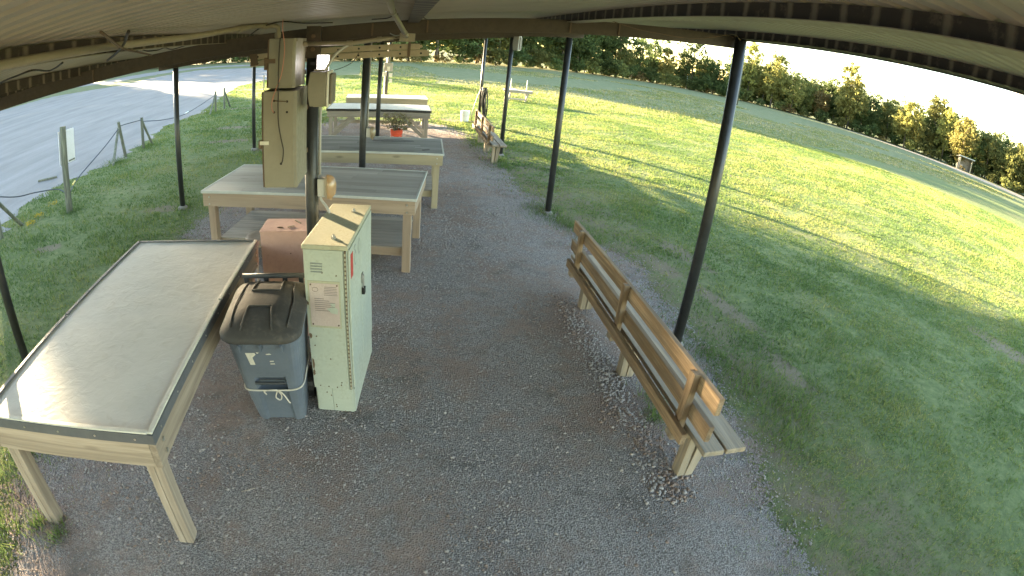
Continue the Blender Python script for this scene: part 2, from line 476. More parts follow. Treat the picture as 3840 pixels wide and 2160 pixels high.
# ------------------------------------------------------------------ builders
class MB:
    """collects shapes, then links them as ONE mesh object"""
    def __init__(self):
        self.v, self.f = [], []
    def add(self, vs, fs):
        o = len(self.v)
        self.v += [tuple(v) for v in vs]
        self.f += [tuple(i + o for i in f) for f in fs]
        return self
    def box(self, c, s, rot=None):
        hx, hy, hz = s[0] / 2, s[1] / 2, s[2] / 2
        vs = [Vector((x, y, z)) for z in (-hz, hz) for y in (-hy, hy) for x in (-hx, hx)]
        if rot is not None:
            m = Euler(rot).to_matrix()
            vs = [m @ v for v in vs]
        vs = [v + Vector(c) for v in vs]
        return self.add(vs, [(0, 2, 3, 1), (4, 5, 7, 6), (0, 1, 5, 4), (2, 6, 7, 3), (0, 4, 6, 2), (1, 3, 7, 5)])
    def bb(self, x0, x1, y0, y1, z0, z1):
        return self.box(((x0 + x1) / 2, (y0 + y1) / 2, (z0 + z1) / 2), (x1 - x0, y1 - y0, z1 - z0))
    def bar(self, a, b, w, h, up=(0, 0, 1)):
        a, b = Vector(a), Vector(b)
        d = (b - a).normalized()
        u = Vector(up)
        if abs(d.dot(u)) > 0.97:
            u = Vector((0, 1, 0))
        s = d.cross(u).normalized()
        u = s.cross(d)
        vs = []
        for p in (a, b):
            for i, j in ((-1, -1), (1, -1), (1, 1), (-1, 1)):
                vs.append(p + s * (i * w / 2) + u * (j * h / 2))
        return self.add(vs, [(3, 2, 1, 0), (4, 5, 6, 7), (0, 1, 5, 4), (1, 2, 6, 5), (2, 3, 7, 6), (3, 0, 4, 7)])
    def tube(self, pts, r, seg=8, cap=True):
        pts = [Vector(p) for p in pts]
        rs = r if isinstance(r, (list, tuple)) else [r] * len(pts)
        vs, fs = [], []
        prev = None
        for i, p in enumerate(pts):
            d = (pts[min(i + 1, len(pts) - 1)] - pts[max(i - 1, 0)]).normalized()
            if prev is None:
                u = Vector((0, 0, 1)) if abs(d.z) < 0.9 else Vector((1, 0, 0))
            else:
                u = prev
            s = d.cross(u).normalized()
            u = s.cross(d).normalized()
            prev = u
            for k in range(seg):
                a = 2 * math.pi * k / seg
                vs.append(p + (s * math.cos(a) + u * math.sin(a)) * rs[i])
        for i in range(len(pts) - 1):
            for k in range(seg):
                a, b = i * seg + k, i * seg + (k + 1) % seg
                fs.append((a, b, b + seg, a + seg))
        if cap:
            fs.append(tuple(range(seg - 1, -1, -1)))
            fs.append(tuple(range((len(pts) - 1) * seg, len(pts) * seg)))
        return self.add(vs, fs)
    def rings(self, rings, cap=True):
        n = len(rings[0])
        vs = [v for r in rings for v in r]
        fs = []
        for i in range(len(rings) - 1):
            for k in range(n):
                a, b = i * n + k, i * n + (k + 1) % n
                fs.append((a, b, b + n, a + n))
        if cap:
            fs.append(tuple(range(n - 1, -1, -1)))
            fs.append(tuple(range((len(rings) - 1) * n, len(rings) * n)))
        return self.add(vs, fs)
    def prism(self, poly, a, b):
        """polygon in XY extruded from z=a to z=b"""
        return self.rings([[(x, y, a) for x, y in poly], [(x, y, b) for x, y in poly]])
    def build(self, name, mat, parent=None, bevel=0.0, smooth=False, kind=None, loc=None):
        me = bpy.data.meshes.new(name)
        me.from_pydata(self.v, [], self.f)
        me.update()
        me.materials.append(mat)
        if smooth:
            me.polygons.foreach_set('use_smooth', [True] * len(me.polygons))
        o = bpy.data.objects.new(name, me)
        COL.objects.link(o)
        if parent is not None:
            o.parent = parent
        if loc is not None:
            o.location = loc
        if bevel:
            b = o.modifiers.new('bevel', 'BEVEL')
            b.width = bevel
            b.segments = 2
            b.limit_method = 'ANGLE'
        if kind:
            o['kind'] = kind
        return o

def catmull(pts, n=6):
    pts = [Vector(p) for p in pts]
    P = [pts[0] * 2 - pts[1]] + pts + [pts[-1] * 2 - pts[-2]]
    out = []
    for i in range(1, len(P) - 2):
        for k in range(n):
            t = k / n
            a, b, c, d = P[i - 1], P[i], P[i + 1], P[i + 2]
            out.append(0.5 * ((2 * b) + (c - a) * t + (2 * a - 5 * b + 4 * c - d) * t * t + (3 * b - 3 * c + d - a) * t ** 3))
    out.append(pts[-1])
    return out

def rrect(cx, cy, w, d, r, n=5):
    out = []
    for qx, qy, a0 in ((1, 1, 0), (-1, 1, 90), (-1, -1, 180), (1, -1, 270)):
        for k in range(n + 1):
            a = R(a0 + 90 * k / n)
            out.append((cx + qx * (w / 2 - r) + r * math.cos(a), cy + qy * (d / 2 - r) + r * math.sin(a)))
    return out

def tag(o, label, cat, group=None):
    o['label'] = label
    o['category'] = cat
    if group:
        o['group'] = group
    return o

def thing(name, loc, rz=0.0, label=None, cat=None, group=None):
    o = bpy.data.objects.new(name, None)
    COL.objects.link(o)
    o.location = loc
    o.rotation_euler = (0, 0, rz)
    o.empty_display_size = 0.1
    if label:
        tag(o, label, cat, group)
    return o

def copy_tree(o, parent=None):
    c = o.copy()
    COL.objects.link(c)
    c.parent = parent
    for ch in list(o.children):
        copy_tree(ch, c)
    return c

def np_mesh(name, V, F, mat, kind=None, tone=None, smooth=False):
    """V (n,3), F (m,k) numpy arrays -> object"""
    me = bpy.data.meshes.new(name)
    n, m, k = len(V), len(F), F.shape[1]
    me.vertices.add(n)
    me.vertices.foreach_set('co', np.ascontiguousarray(V, dtype=np.float32).ravel())
    me.loops.add(m * k)
    me.loops.foreach_set('vertex_index', np.ascontiguousarray(F, dtype=np.int32).ravel())
    me.polygons.add(m)
    me.polygons.foreach_set('loop_start', np.arange(0, m * k, k, dtype=np.int32))
    me.polygons.foreach_set('loop_total', np.full(m, k, dtype=np.int32))
    if smooth:
        me.polygons.foreach_set('use_smooth', np.ones(m, dtype=bool))
    me.update(calc_edges=True)
    if tone is not None:
        a = me.attributes.new('tone', 'FLOAT', 'POINT')
        a.data.foreach_set('value', np.ascontiguousarray(tone, dtype=np.float32))
    me.materials.append(mat)
    o = bpy.data.objects.new(name, me)
    COL.objects.link(o)
    if kind:
        o['kind'] = kind
    return o

def vnoise(x, y, scale, seed=0):
    """smooth value noise on arrays, 0..1"""
    g = np.random.default_rng(seed).random((64, 64))
    x = np.asarray(x) * scale
    y = np.asarray(y) * scale
    xi, yi = np.floor(x).astype(int), np.floor(y).astype(int)
    fx, fy = x - xi, y - yi
    fx, fy = fx * fx * (3 - 2 * fx), fy * fy * (3 - 2 * fy)
    G = lambda a, b: g[a % 64, b % 64]
    return (G(xi, yi) * (1 - fx) + G(xi + 1, yi) * fx) * (1 - fy) + (G(xi, yi + 1) * (1 - fx) + G(xi + 1, yi + 1) * fx) * fy

# ------------------------------------------------------------------ ground, gravel, road
def jag(poly, step, amp, seed, closed=True):
    """resample an outline and roughen it"""
    rg = np.random.default_rng(seed)
    out = []
    n = len(poly)
    for i in range(n if closed else n - 1):
        a, b = Vector(poly[i]).to_2d(), Vector(poly[(i + 1) % n]).to_2d()
        L = (b - a).length
        k = max(1, int(L / step))
        nrm = Vector((-(b - a).y, (b - a).x)).normalized() if L > 0 else Vector((0, 0))
        for j in range(k):
            p = a.lerp(b, j / k) + nrm * float(rg.normal(0, amp))
            out.append((p.x, p.y))
    return out

def sheet(name, poly, z, mat):
    bm = bmesh.new()
    vs = [bm.verts.new((x, y, z)) for x, y in poly]
    es = [bm.edges.new((vs[i], vs[(i + 1) % len(vs)])) for i in range(len(vs))]
    bmesh.ops.triangle_fill(bm, use_beauty=True, use_dissolve=False, edges=es)
    bmesh.ops.recalc_face_normals(bm, faces=bm.faces[:])
    for f in bm.faces:
        if f.normal.z < 0:
            f.normal_flip()
    me = bpy.data.meshes.new(name)
    bm.to_mesh(me)
    bm.free()
    me.materials.append(mat)
    o = bpy.data.objects.new(name, me)
    COL.objects.link(o)
    o['kind'] = 'structure'
    return o

sheet('field', [(-700, -500), (900, -500), (900, 900), (-700, 900)], 0.0, M['lawn'])

PAD = [(2.25, -4), (2.28, 0.6), (2.37, 1.45), (2.5, 2.1), (2.85, 3.2), (3.1, 4.2), (3.15, 5.0), (2.9, 5.8), (2.6, 6.6), (2.5, 7.6), (2.42, 9.3),
       (2.35, 10.5), (2.25, 11.6), (2.1, 13.5), (2.0, 15.0), (1.5, 16.4), (-1.9, 16.8), (-2.45, 15.0), (-2.5, 11.0), (-2.7, 8.0),
       (-2.85, 7.0), (-2.75, 5.0), (-2.8, 3.0), (-2.7, 2.0), (-2.45, 1.3), (-2.5, -4)]
def meander(poly, amp, seed):
    out = []
    q = jag(poly, 0.25, 0.0, seed)
    for i, (x, y) in enumerate(q):
        n = float(vnoise(np.array([x + 30.0]), np.array([y + 30.0]), 1.4, seed)[0]) - 0.5
        n2 = float(vnoise(np.array([x + 30.0]), np.array([y + 30.0]), 0.5, seed + 1)[0]) - 0.5
        cx = 0.0
        out.append((x + math.copysign(1, x) * (amp * 2 * n + amp * n2), y))
    return out
PAD = meander(PAD, 0.17, 8)
def inside(x, y, poly):
    x, y = np.asarray(x), np.asarray(y)
    c = np.zeros(x.shape, bool)
    n = len(poly)
    for i in range(n):
        x1, y1 = poly[i]
        x2, y2 = poly[(i + 1) % n]
        if y1 == y2:
            continue
        t = ((y1 > y) != (y2 > y)) & (x < (x2 - x1) * (y - y1) / (y2 - y1) + x1)
        c ^= t
    return c
def edge_dist(x, y):
    d = np.full(len(x), 9.0)
    near = np.where((np.abs(x) < 4.4) & (y < 18.9))[0]
    if len(near) == 0:
        return d
    px, py = x[near], y[near]
    best = np.full(len(near), 81.0)
    Q = PAD[::2]
    for i in range(len(Q)):
        ax, ay = Q[i]
        bx, by = Q[(i + 1) % len(Q)]
        vx, vy = bx - ax, by - ay
        t = np.clip(((px - ax) * vx + (py - ay) * vy) / (vx * vx + vy * vy + 1e-9), 0, 1)
        best = np.minimum(best, (ax + t * vx - px) ** 2 + (ay + t * vy - py) ** 2)
    d[near] = np.sqrt(best)
    return d
gx, gy = np.meshgrid(np.arange(-3.7, 4.01, 0.1), np.arange(-4.5, 18.01, 0.1))
gx, gy = gx.ravel(), gy.ravel()
sd = edge_dist(gx, gy) * np.where(inside(gx, gy, PAD), 1.0, -1.0)
nxx, nyy = len(np.arange(-3.7, 4.01, 0.1)), len(np.arange(-4.5, 18.01, 0.1))
idx = np.arange(nxx * nyy).reshape(nyy, nxx)
GF = np.stack([idx[:-1, :-1].ravel(), idx[:-1, 1:].ravel(), idx[1:, 1:].ravel(), idx[1:, :-1].ravel()], 1)
GF = GF[(sd[GF] > -0.55).any(1)]
np_mesh('gravel_pad', np.stack([gx, gy, 0.004 + 0.008 * np.clip(sd * 2, 0, 1) * vnoise(gx + 40, gy + 40, 2.1, 71) ** 1.5], 1), GF, M['gravel'], 'structure', np.clip(sd, -1, 1))
ROAD = [(-5.4, -8), (-5.7, 2), (-6.1, 5.6), (-6.95, 7.3), (-7.2, 8.2), (-7.25, 9.3), (-6.95, 10.8), (-6.65, 11.9), (-6.7, 13.0), (-7.6, 16.6),
        (-7.4, 19.5), (-8.4, 25.0), (-9.4, 31.4), (-8.7, 35.0), (-7.8, 45.0), (-8.0, 52.0), (-14.0, 54.0), (-21.4, 56.0), (-23.0, 50.0), (-23.0, 41.0), (-28.3, 38.5),
        (-29.3, 32.0), (-30, 20), (-31, 0), (-31, -8)]
sheet('road', jag(ROAD, 0.35, 0.16, 5), 0.004, M['road'])
sheet('road_verge_track', jag([(-60, 50), (-27.0, 47.0), (-24.5, 58.0), (-22, 61.0), (-12, 58.5), (-9, 60.5), (-22, 64.5), (-29, 62.5), (-31, 52), (-60, 54)], 0.8, 0.25, 6), 0.006, M['road'])
k = NT('bare_red_earth')
_g = k.n('ShaderNodeNewGeometry')
_n = k.noise(_g.outputs['Position'], 22.0, 6, 0.7)
_n2 = k.noise(_g.outputs['Position'], 2.0, 4, 0.6)
_c = k.ramp(_n, [(0.3, (0.14, 0.125, 0.075)), (0.7, (0.245, 0.215, 0.145))])
_c = k.mix(k.ramp(_n2, [(0.4, 0.0), (0.7, 0.6)]), _c, (0.17, 0.165, 0.12))
M['earth'] = k.pbr(_c, 0.95, 0, k.bump(_n, 0.6, 0.02), 0.1)
k = NT('pale_dirt_track')
_g = k.n('ShaderNodeNewGeometry')
_n = k.noise(_g.outputs['Position'], 1.2, 5, 0.7)
M['track'] = k.pbr(k.ramp(_n, [(0.3, (0.36, 0.27, 0.20)), (0.7, (0.50, 0.40, 0.31))]), 0.95, 0, None, 0.1)

def blob(cx, cy, rx, ry, rot, seed, n=40):
    rg = np.random.default_rng(seed)
    ph = rg.random(4) * 6.28
    out = []
    for i in range(n):
        a = 2 * math.pi * i / n
        r = 1 + 0.22 * math.sin(2 * a + ph[0]) + 0.16 * math.sin(3 * a + ph[1]) + 0.12 * math.sin(5 * a + ph[2]) + 0.08 * math.sin(9 * a + ph[3]) + float(rg.normal(0, 0.05))
        x, y = rx * r * math.cos(a), ry * r * math.sin(a)
        out.append((cx + x * math.cos(rot) - y * math.sin(rot), cy + x * math.sin(rot) + y * math.cos(rot)))
    return out
# tree line described by bearing (degrees right of +Y) and distance
TL_A = [-34, -25, -7, 3, 10, 20, 28, 40, 52, 62, 70, 84]
TL_D = [86, 84, 73, 75, 85, 100, 112, 112, 111, 106, 108, 112]
def TL(az, off=0.0):
    d = float(np.interp(az, TL_A, TL_D)) + off
    return d * math.sin(R(az)), d * math.cos(R(az))
pa = [TL(a, -8.0 - 12.0 * min(1.0, max(0.02, (a - 44) / 18.0))) for a in np.linspace(44, 86, 30)]
pb = [TL(a, -7.8) for a in np.linspace(86, 44, 30)]
sheet('dirt_track', pa + pb, 0.02, M['track'])

# ------------------------------------------------------------------ open shelter: posts, rafters, purlins, roof sheets
SH = thing('open_shelter', (0, 0, 0), 0, 'long open-sided shelter with black pipe posts and a tan metal roof overhead', 'shelter')
SLOPE = 0.1
def zr(x, z0):
    return z0 + SLOPE * x
POSTS = [(2.63, 3.77), (2.40, 7.67), (2.45, 12.0), (2.62, 16.85),
         (-3.38, 3.40), (-3.34, 7.76), (-3.28, 12.17), (-3.25, 16.9),
         (-0.585, 3.74), (-0.438, 7.42), (-0.39, 12.05), (-0.345, 17.35)]
for i, (x, y) in enumerate(POSTS):
    top = zr(x, 2.50) + (0.10 if i in (0, 8) else 0.0)
    r = 0.048 if x > -3 else 0.042
    p = MB().tube([(x, y, -0.05), (x, y, top)], r, 20).build('post', M['post'], SH, smooth=False)
    for f in p.data.polygons:
        f.use_smooth = len(f.vertices) == 4
    MB().rings([[(x + 0.075 * math.cos(a) * q, y + 0.075 * math.sin(a) * q, z) for a in np.linspace(0, 2 * math.pi, 13)[:-1]] for q, z in ((1.15, 0.0), (1.0, 0.035), (0.7, 0.05))]).build('footing', M['stone'], p)
    if i == 8:
        b = MB().box((x, y - 0.052, top - 0.10), (0.10, 0.008, 0.22)).build('bracket', M['post'] if i == 0 else M['rafter'], p, bevel=0.002)
        for dz in (-0.05, 0.04):
            MB().tube([(x, y - 0.055, top - 0.10 + dz), (x, y - 0.068, top - 0.10 + dz)], 0.016, 6).build('bolt', M['rust'], p)
XL, XR = -3.75, 2.78
for y in (3.85, 7.80, 12.15, 16.95, -0.45):
    m = MB()
    for dy, w, z0, z1 in ((0.0, 0.008, 2.508, 2.597), (0.022, 0.052, 2.597, 2.605), (0.022, 0.052, 2.50, 2.508)):
        m.rings([[(x, y + dy - w / 2, zr(x, z0)), (x, y + dy + w / 2, zr(x, z0)), (x, y + dy + w / 2, zr(x, z1)), (x, y + dy - w / 2, zr(x, z1))] for x in (XL + 0.1, XR - 0.12)])
    rf = m.build('rafter', M['rafter'], SH)
    if y < 4 and y > 0:
        for x in (-2.4, -0.2, 0.18, 1.2, 1.58):
            MB().box((x, y - 0.008, zr(x, 2.553)), (0.012, 0.01, 0.088)).build('stiffener', M['rust'], rf)
Y0, Y1 = -4.6, 17.25
for x in (-3.62, -2.55, -1.28, 0.09, 1.22, 2.64):
    z0 = zr(x, 2.588)
    w = 0.045 if x < 2 else 0.05
    pl = MB().bb(x - w / 2, x + w / 2, Y0 + 0.05, Y1 - 0.05, z0, z0 + 0.0625).build('purlin', M['purlin'], SH)
    lip = MB().bb(x - w / 2 - 0.028, x + w / 2 + 0.004, Y0 + 0.06, Y1 - 0.06, z0 - 0.004, z0 - 0.0005).build('flange', M['pvc'] if x in (1.22, -1.28) else M['purlin'], pl)
# ribbed roof sheets, each 0.6 m wide, ribs running down the slope
def roof_profile():
    pts = []
    pitch = 0.10
    for i in range(6):
        b = i * pitch
        pts += [(b, 0.0), (b + 0.034, 0.0), (b + 0.046, 0.012), (b + 0.068, 0.012), (b + 0.080, 0.0)]
    pts.append((0.602, 0.0))
    return pts
prof = roof_profile()
mroof = MB()
for t in (0.0, 0.0015):
    pass
top = [(yy, zz) for yy, zz in prof]
ra = [[(x, yy, zr(x, 2.652) + zz) for yy, zz in top] + [(x, yy, zr(x, 2.655) + zz) for yy, zz in reversed(top)] for x in (XL, XR)]
mroof.rings(ra)
first = mroof.build('roof_sheet', M['roof'], SH, loc=(0, Y0, 0))
ns = int(round((Y1 - Y0) / 0.6))
for i in range(1, ns + 1):
    c = first.copy()
    COL.objects.link(c)
    c.parent = SH
    c.location = (0, Y0 + 0.6 * i, 0.0006 * (i % 2))
# eave fascia strips that close the sheet edges
MB().bb(XR - 0.055, XR - 0.05, Y0, Y1 + 0.5, zr(XR, 2.57), zr(XR, 2.648)).build('eave_trim', M['dark_steel'], SH)
MB().bb(XL + 0.05, XL + 0.055, Y0, Y1 + 0.5, zr(XL, 2.57), zr(XL, 2.648)).build('eave_trim', M['dark_steel'], SH)

# ------------------------------------------------------------------ tables
def leg_boards(m, x, y, z0, z1, w=0.088):
    return m.bb(x - w / 2, x + w / 2, y - w / 2, y + w / 2, z0, z1)

# table 1: vinyl covered, in the left foreground
def vinyl_table():
    x0, x1, y0, y1, H = -2.265, -1.125, 1.735, 4.125, 0.86
    cx, cy = (x0 + x1) / 2, (y0 + y1) / 2
    t = thing('work_table', (cx, cy, 0), 0, 'long table with a shiny cream vinyl top and dark edging in the left foreground', 'table')
    w, d = x1 - x0, y1 - y0
    # softly wrinkled vinyl top
    nx, ny = 30, 56
    xs = np.linspace(-w / 2 + 0.006, w / 2 - 0.006, nx)
    ys = np.linspace(-d / 2 + 0.006, d / 2 - 0.006, ny)
    X, Y = np.meshgrid(xs, ys)
    Z = H - 0.004 + 0.004 * (vnoise(X + 9, Y + 9, 5.0, 1) - 0.5) + 0.0022 * (vnoise(X * 1.3 + Y + 9, Y - X + 9, 13.0, 2) - 0.5)
    V = np.stack([X.ravel(), Y.ravel(), Z.ravel()], 1)
    idx = np.arange(nx * ny).reshape(ny, nx)
    F = np.stack([idx[:-1, :-1].ravel(), idx[:-1, 1:].ravel(), idx[1:, 1:].ravel(), idx[1:, :-1].ravel()], 1)
    o = np_mesh('top_cover', V, F, M['vinyl'], smooth=True)
    o.parent = t
    MB().bb(-w / 2 + 0.004, w / 2 - 0.004, -d / 2 + 0.004, d / 2 - 0.004, H - 0.03, H - 0.0085).build('top_board', M['lumber'][1], t)
    bw = 0.026
    rg = random.Random(3)
    for side in (-1, 1):
        # battens in two lengths along each long side
        for a, b in ((-d / 2, 0.12 * side - 0.004), (0.12 * side + 0.004, d / 2)):
            MB().box((side * (w / 2 - bw / 2), (a + b) / 2, H + 0.002), (bw, b - a - 0.01, 0.012)).build('batten', M['rubber'] if side < 0 else M['white_trim'], t, bevel=0.003)
        MB().box((0, side * (d / 2 - bw / 2), H + 0.002), (w - 2 * bw - 0.004, bw, 0.012)).build('batten', M['rubber'] if side > 0 else M['white_trim'], t, bevel=0.003)
        MB().box((side * (w / 2 + 0.003), 0, H - 0.028), (0.006, d + 0.012, 0.056)).build('edge_strip', M['rubber'], t, bevel=0.001)
        MB().box((0, side * (d / 2 + 0.003), H - 0.028), (w - 0.001, 0.006, 0.056)).build('edge_strip', M['rubber'], t, bevel=0.001)
        MB().box((side * (w / 2 - 0.022), 0, 0.725), (0.038, d - 0.004, 0.152)).build('apron_board', M['lumber'][1], t, bevel=0.003)
        MB().box((0, side * (d / 2 - 0.024), 0.724), (w - 0.086, 0.038, 0.150)).build('apron_board', M['lumber'][0], t, bevel=0.003)
        for k in range(9):
            yy = -d / 2 + 0.1 + k * (d - 0.2) / 8
            MB().tube([(side * (w / 2 + 0.006), yy, H - 0.03), (side * (w / 2 + 0.009), yy, H - 0.03)], 0.006, 8).build('screw', M['zinc'], t)
        for k in range(5):
            xx = -w / 2 + 0.1 + k * (w - 0.2) / 4
            MB().tube([(xx, side * (d / 2 + 0.006), H - 0.03), (xx, side * (d / 2 + 0.009), H - 0.03)], 0.006, 8).build('screw', M['zinc'], t)
        for e in (-1, 1):
            lx, ly = side * (w / 2 - 0.088), e * (d / 2 - 0.088)
            lg = MB().bb(lx - 0.045, lx - 0.0015, ly - 0.044, ly + 0.044, 0.0, 0.80).build('leg', M['lumber'][2], t, bevel=0.003)
            MB().bb(lx + 0.0015, lx + 0.045, ly - 0.044, ly + 0.044, 0.0, 0.80).build('leg_board', M['lumber'][2], lg, bevel=0.003)
        for dz in (-0.035, 0.035):
            MB().tube([(w / 2 - 0.003, side * (d / 2 - 0.09), 0.725 + dz), (w / 2 + 0.006, side * (d / 2 - 0.09), 0.725 + dz)], 0.011, 8).build('bolt', M['zinc'], t)
    return t
vinyl_table()

def plank_table(cx, cy, rz, w, d, H, paint, plankm, label, rows, seed, shelf=True, oval=False):
    t = thing('work_table', (cx, cy, 0), rz, label, 'table')
    rg = random.Random(seed)
    tr = 0.022
    # top planks, staggered
    pw = (d - 2 * tr) / rows
    for r in range(rows):
        y0 = -d / 2 + tr + r * pw
        cuts = [-w / 2 + tr]
        x = -w / 2 + tr + rg.uniform(0.35, 1.1)
        while x < w / 2 - 0.35:
            cuts.append(x)
            x += rg.uniform(0.85, 1.2)
        cuts.append(w / 2 - tr)
        for a, b in zip(cuts[:-1], cuts[1:]):
            MB().bb(a + 0.0015, b - 0.0015, y0 + 0.0012, y0 + pw - 0.0012, H - 0.014, H - 0.002 + rg.uniform(-0.0008, 0.0008)).build('plank', plankm[0], t)
    MB().bb(-w / 2 + 0.01, w / 2 - 0.01, -d / 2 + 0.01, d / 2 - 0.01, H - 0.034, H - 0.0155).build('top_board', M['old_wood'][0], t)
    for s in (-1, 1):
        MB().box((0, s * (d / 2 - tr / 2), H - 0.012), (w, tr, 0.03)).build('edge_trim', M['trim'], t, bevel=0.003)
        MB().box((s * (w / 2 - tr / 2), 0, H - 0.0115), (tr, d - 2 * tr - 0.001, 0.029)).build('edge_trim', M['trim'], t, bevel=0.003)
        MB().box((0, s * (d / 2 - 0.035), H - 0.108), (w - 0.03, 0.038, 0.145)).build('apron_board', paint[0], t, bevel=0.003)
        MB().box((s * (w / 2 - 0.035), 0, H - 0.109), (0.038, d - 0.112, 0.145)).build('apron_board', paint[1], t, bevel=0.003)
        for e in (-1, 1):
            lx, ly = s * (w / 2 - 0.10), e * (d / 2 - 0.10)
            MB().bb(lx - 0.045, lx + 0.045, ly - 0.045, ly + 0.045, 0.0, H - 0.036).build('leg', paint[2], t, bevel=0.004)
            for dz in (-0.045, 0.035):
                MB().tube([(lx, e * (d / 2 - 0.014), H - 0.108 + dz), (lx, e * (d / 2 - 0.006), H - 0.108 + dz)], 0.011, 8).build('bolt', M['zinc'], t)
    if shelf:
        sz = 0.27
        n = 8
        sw = (d - 0.26) / n
        for i in range(n):
            y0 = -d / 2 + 0.13 + i * sw
            MB().bb(-w / 2 + 0.14, w / 2 - 0.14, y0 + 0.0015, y0 + sw - 0.0015, sz - 0.018, sz).build('shelf_board', M['old_wood'][0], t)
        for s in (-1, 1):
            MB().box((0, s * (d / 2 - 0.165), sz - 0.066), (w - 0.3, 0.036, 0.09)).build('shelf_rail', paint[0], t, bevel=0.003)
            MB().box((s * (w / 2 - 0.165), 0, sz - 0.068), (0.036, d - 0.38, 0.088)).build('shelf_rail', paint[1], t, bevel=0.003)
    if oval:
        poly = [(0.42 + 0.34 * math.cos(a), 0.30 + 0.10 * math.sin(a)) for a in np.linspace(0, 2 * math.pi, 33)[:-1]]
        MB().prism(poly, H + 0.0005, H + 0.004).build('rubber_mat', M['rubber'], t)
        MB().box((0.95, -0.38, H + 0.003), (0.12, 0.02, 0.006), (0, 0, 0.5)).build('scrap', M['dark_steel'], t)
    return t
plank_table(-0.88, 6.115, -0.142, 2.475, 1.27, 0.86, M['tan_paint'], M['plank'],
            'tan painted table with a grey plank top and lower shelf behind the mint cabinet', 9, 21)
plank_table(-0.45, 8.37, -0.05, 2.44, 1.28, 0.86, M['cream_paint'], M['plank_blue'],
            'cream painted table with a weathered plank top and an oval dark mat', 8, 22, True, True)

def braced_table():
    x0, x1, y0, y1, H = -1.70, 0.87, 13.2, 14.5, 0.80
    t = thing('work_table', ((x0 + x1) / 2, (y0 + y1) / 2, 0), 0, 'pale topped table with a black edge and diagonal braces behind the orange bucket', 'table')
    w, d = x1 - x0, y1 - y0
    for i in range(4):
        a = -w / 2 + i * w / 4
        MB().bb(a + 0.0015, a + w / 4 - 0.0015, -d / 2 + 0.02, d / 2 - 0.02, H - 0.02, H).build('top_panel', M['white_trim'], t)
    for s in (-1, 1):
        MB().box((0, s * (d / 2 - 0.009), H - 0.024), (w + 0.02, 0.018, 0.056)).build('edge_strip', M['black'], t)
        MB().box((s * (w / 2 - 0.001), 0, H - 0.024), (0.018, d - 0.037, 0.056)).build('edge_strip', M['black'], t)
        MB().box((0, s * (d / 2 - 0.03), H - 0.13), (w - 0.03, 0.038, 0.145)).build('apron_board', M['old_wood'][0], t, bevel=0.003)
        MB().box((s * (w / 2 - 0.04), 0, H - 0.13), (0.038, d - 0.10, 0.145)).build('apron_board', M['old_wood'][1], t, bevel=0.003)
        for e in (-1, 1):
            lx, ly = s * (w / 2 - 0.10), e * (d / 2 - 0.10)
            MB().bb(lx - 0.045, lx + 0.045, ly - 0.045, ly + 0.045, 0.0, H - 0.06).build('leg', M['old_wood'][2], t, bevel=0.004)
            MB().bar((lx + s * 0.02, ly - e * 0.0 - 0.067, 0.06), (lx - s * 0.58, ly - 0.067, H - 0.21), 0.036, 0.09, (0, 0, 1)).build('brace', M['old_wood'][0], t, bevel=0.003)
    MB().bb(-w / 2 + 0.2, w / 2 - 0.2, d / 2 - 0.14, d / 2 - 0.10, 0.28, 0.36).build('stretcher', M['old_wood'][0], t)
    return t
braced_table()

def far_table():
    x0, x1, y0, y1, H = -1.52, 0.93, 16.15, 17.15, 0.79
    t = thing('work_table', ((x0 + x1) / 2, (y0 + y1) / 2, 0), 0.03, 'farthest cream table under the shelter, its top catching the sun', 'table')
    w, d = x1 - x0, y1 - y0
    for i in range(4):
        a = -w / 2 + i * w / 4
        MB().bb(a + 0.0015, a + w / 4 - 0.0015, -d / 2, d / 2, H - 0.02, H).build('top_panel', M['white_trim'], t)
    for s in (-1, 1):
        MB().box((0, s * (d / 2 - 0.02), H - 0.115), (w - 0.02, 0.036, 0.185)).build('apron_board', M['cream_paint'][0], t, bevel=0.003)
        MB().box((s * (w / 2 - 0.03), 0, H - 0.115), (0.036, d - 0.08, 0.185)).build('apron_board', M['cream_paint'][1], t, bevel=0.003)
        for e in (-1, 1):
            lx, ly = s * (w / 2 - 0.10), e * (d / 2 - 0.09)
            MB().bb(lx - 0.045, lx + 0.045, ly - 0.045, ly + 0.045, 0.0, H - 0.021).build('leg', M['cream_paint'][2], t, bevel=0.004)
    MB().bb(-w / 2 + 0.16, w / 2 - 0.16, d / 2 - 0.16, d / 2 - 0.12, 0.22, 0.30).build('stretcher', M['cream_paint'][0], t)
    return t
far_table()

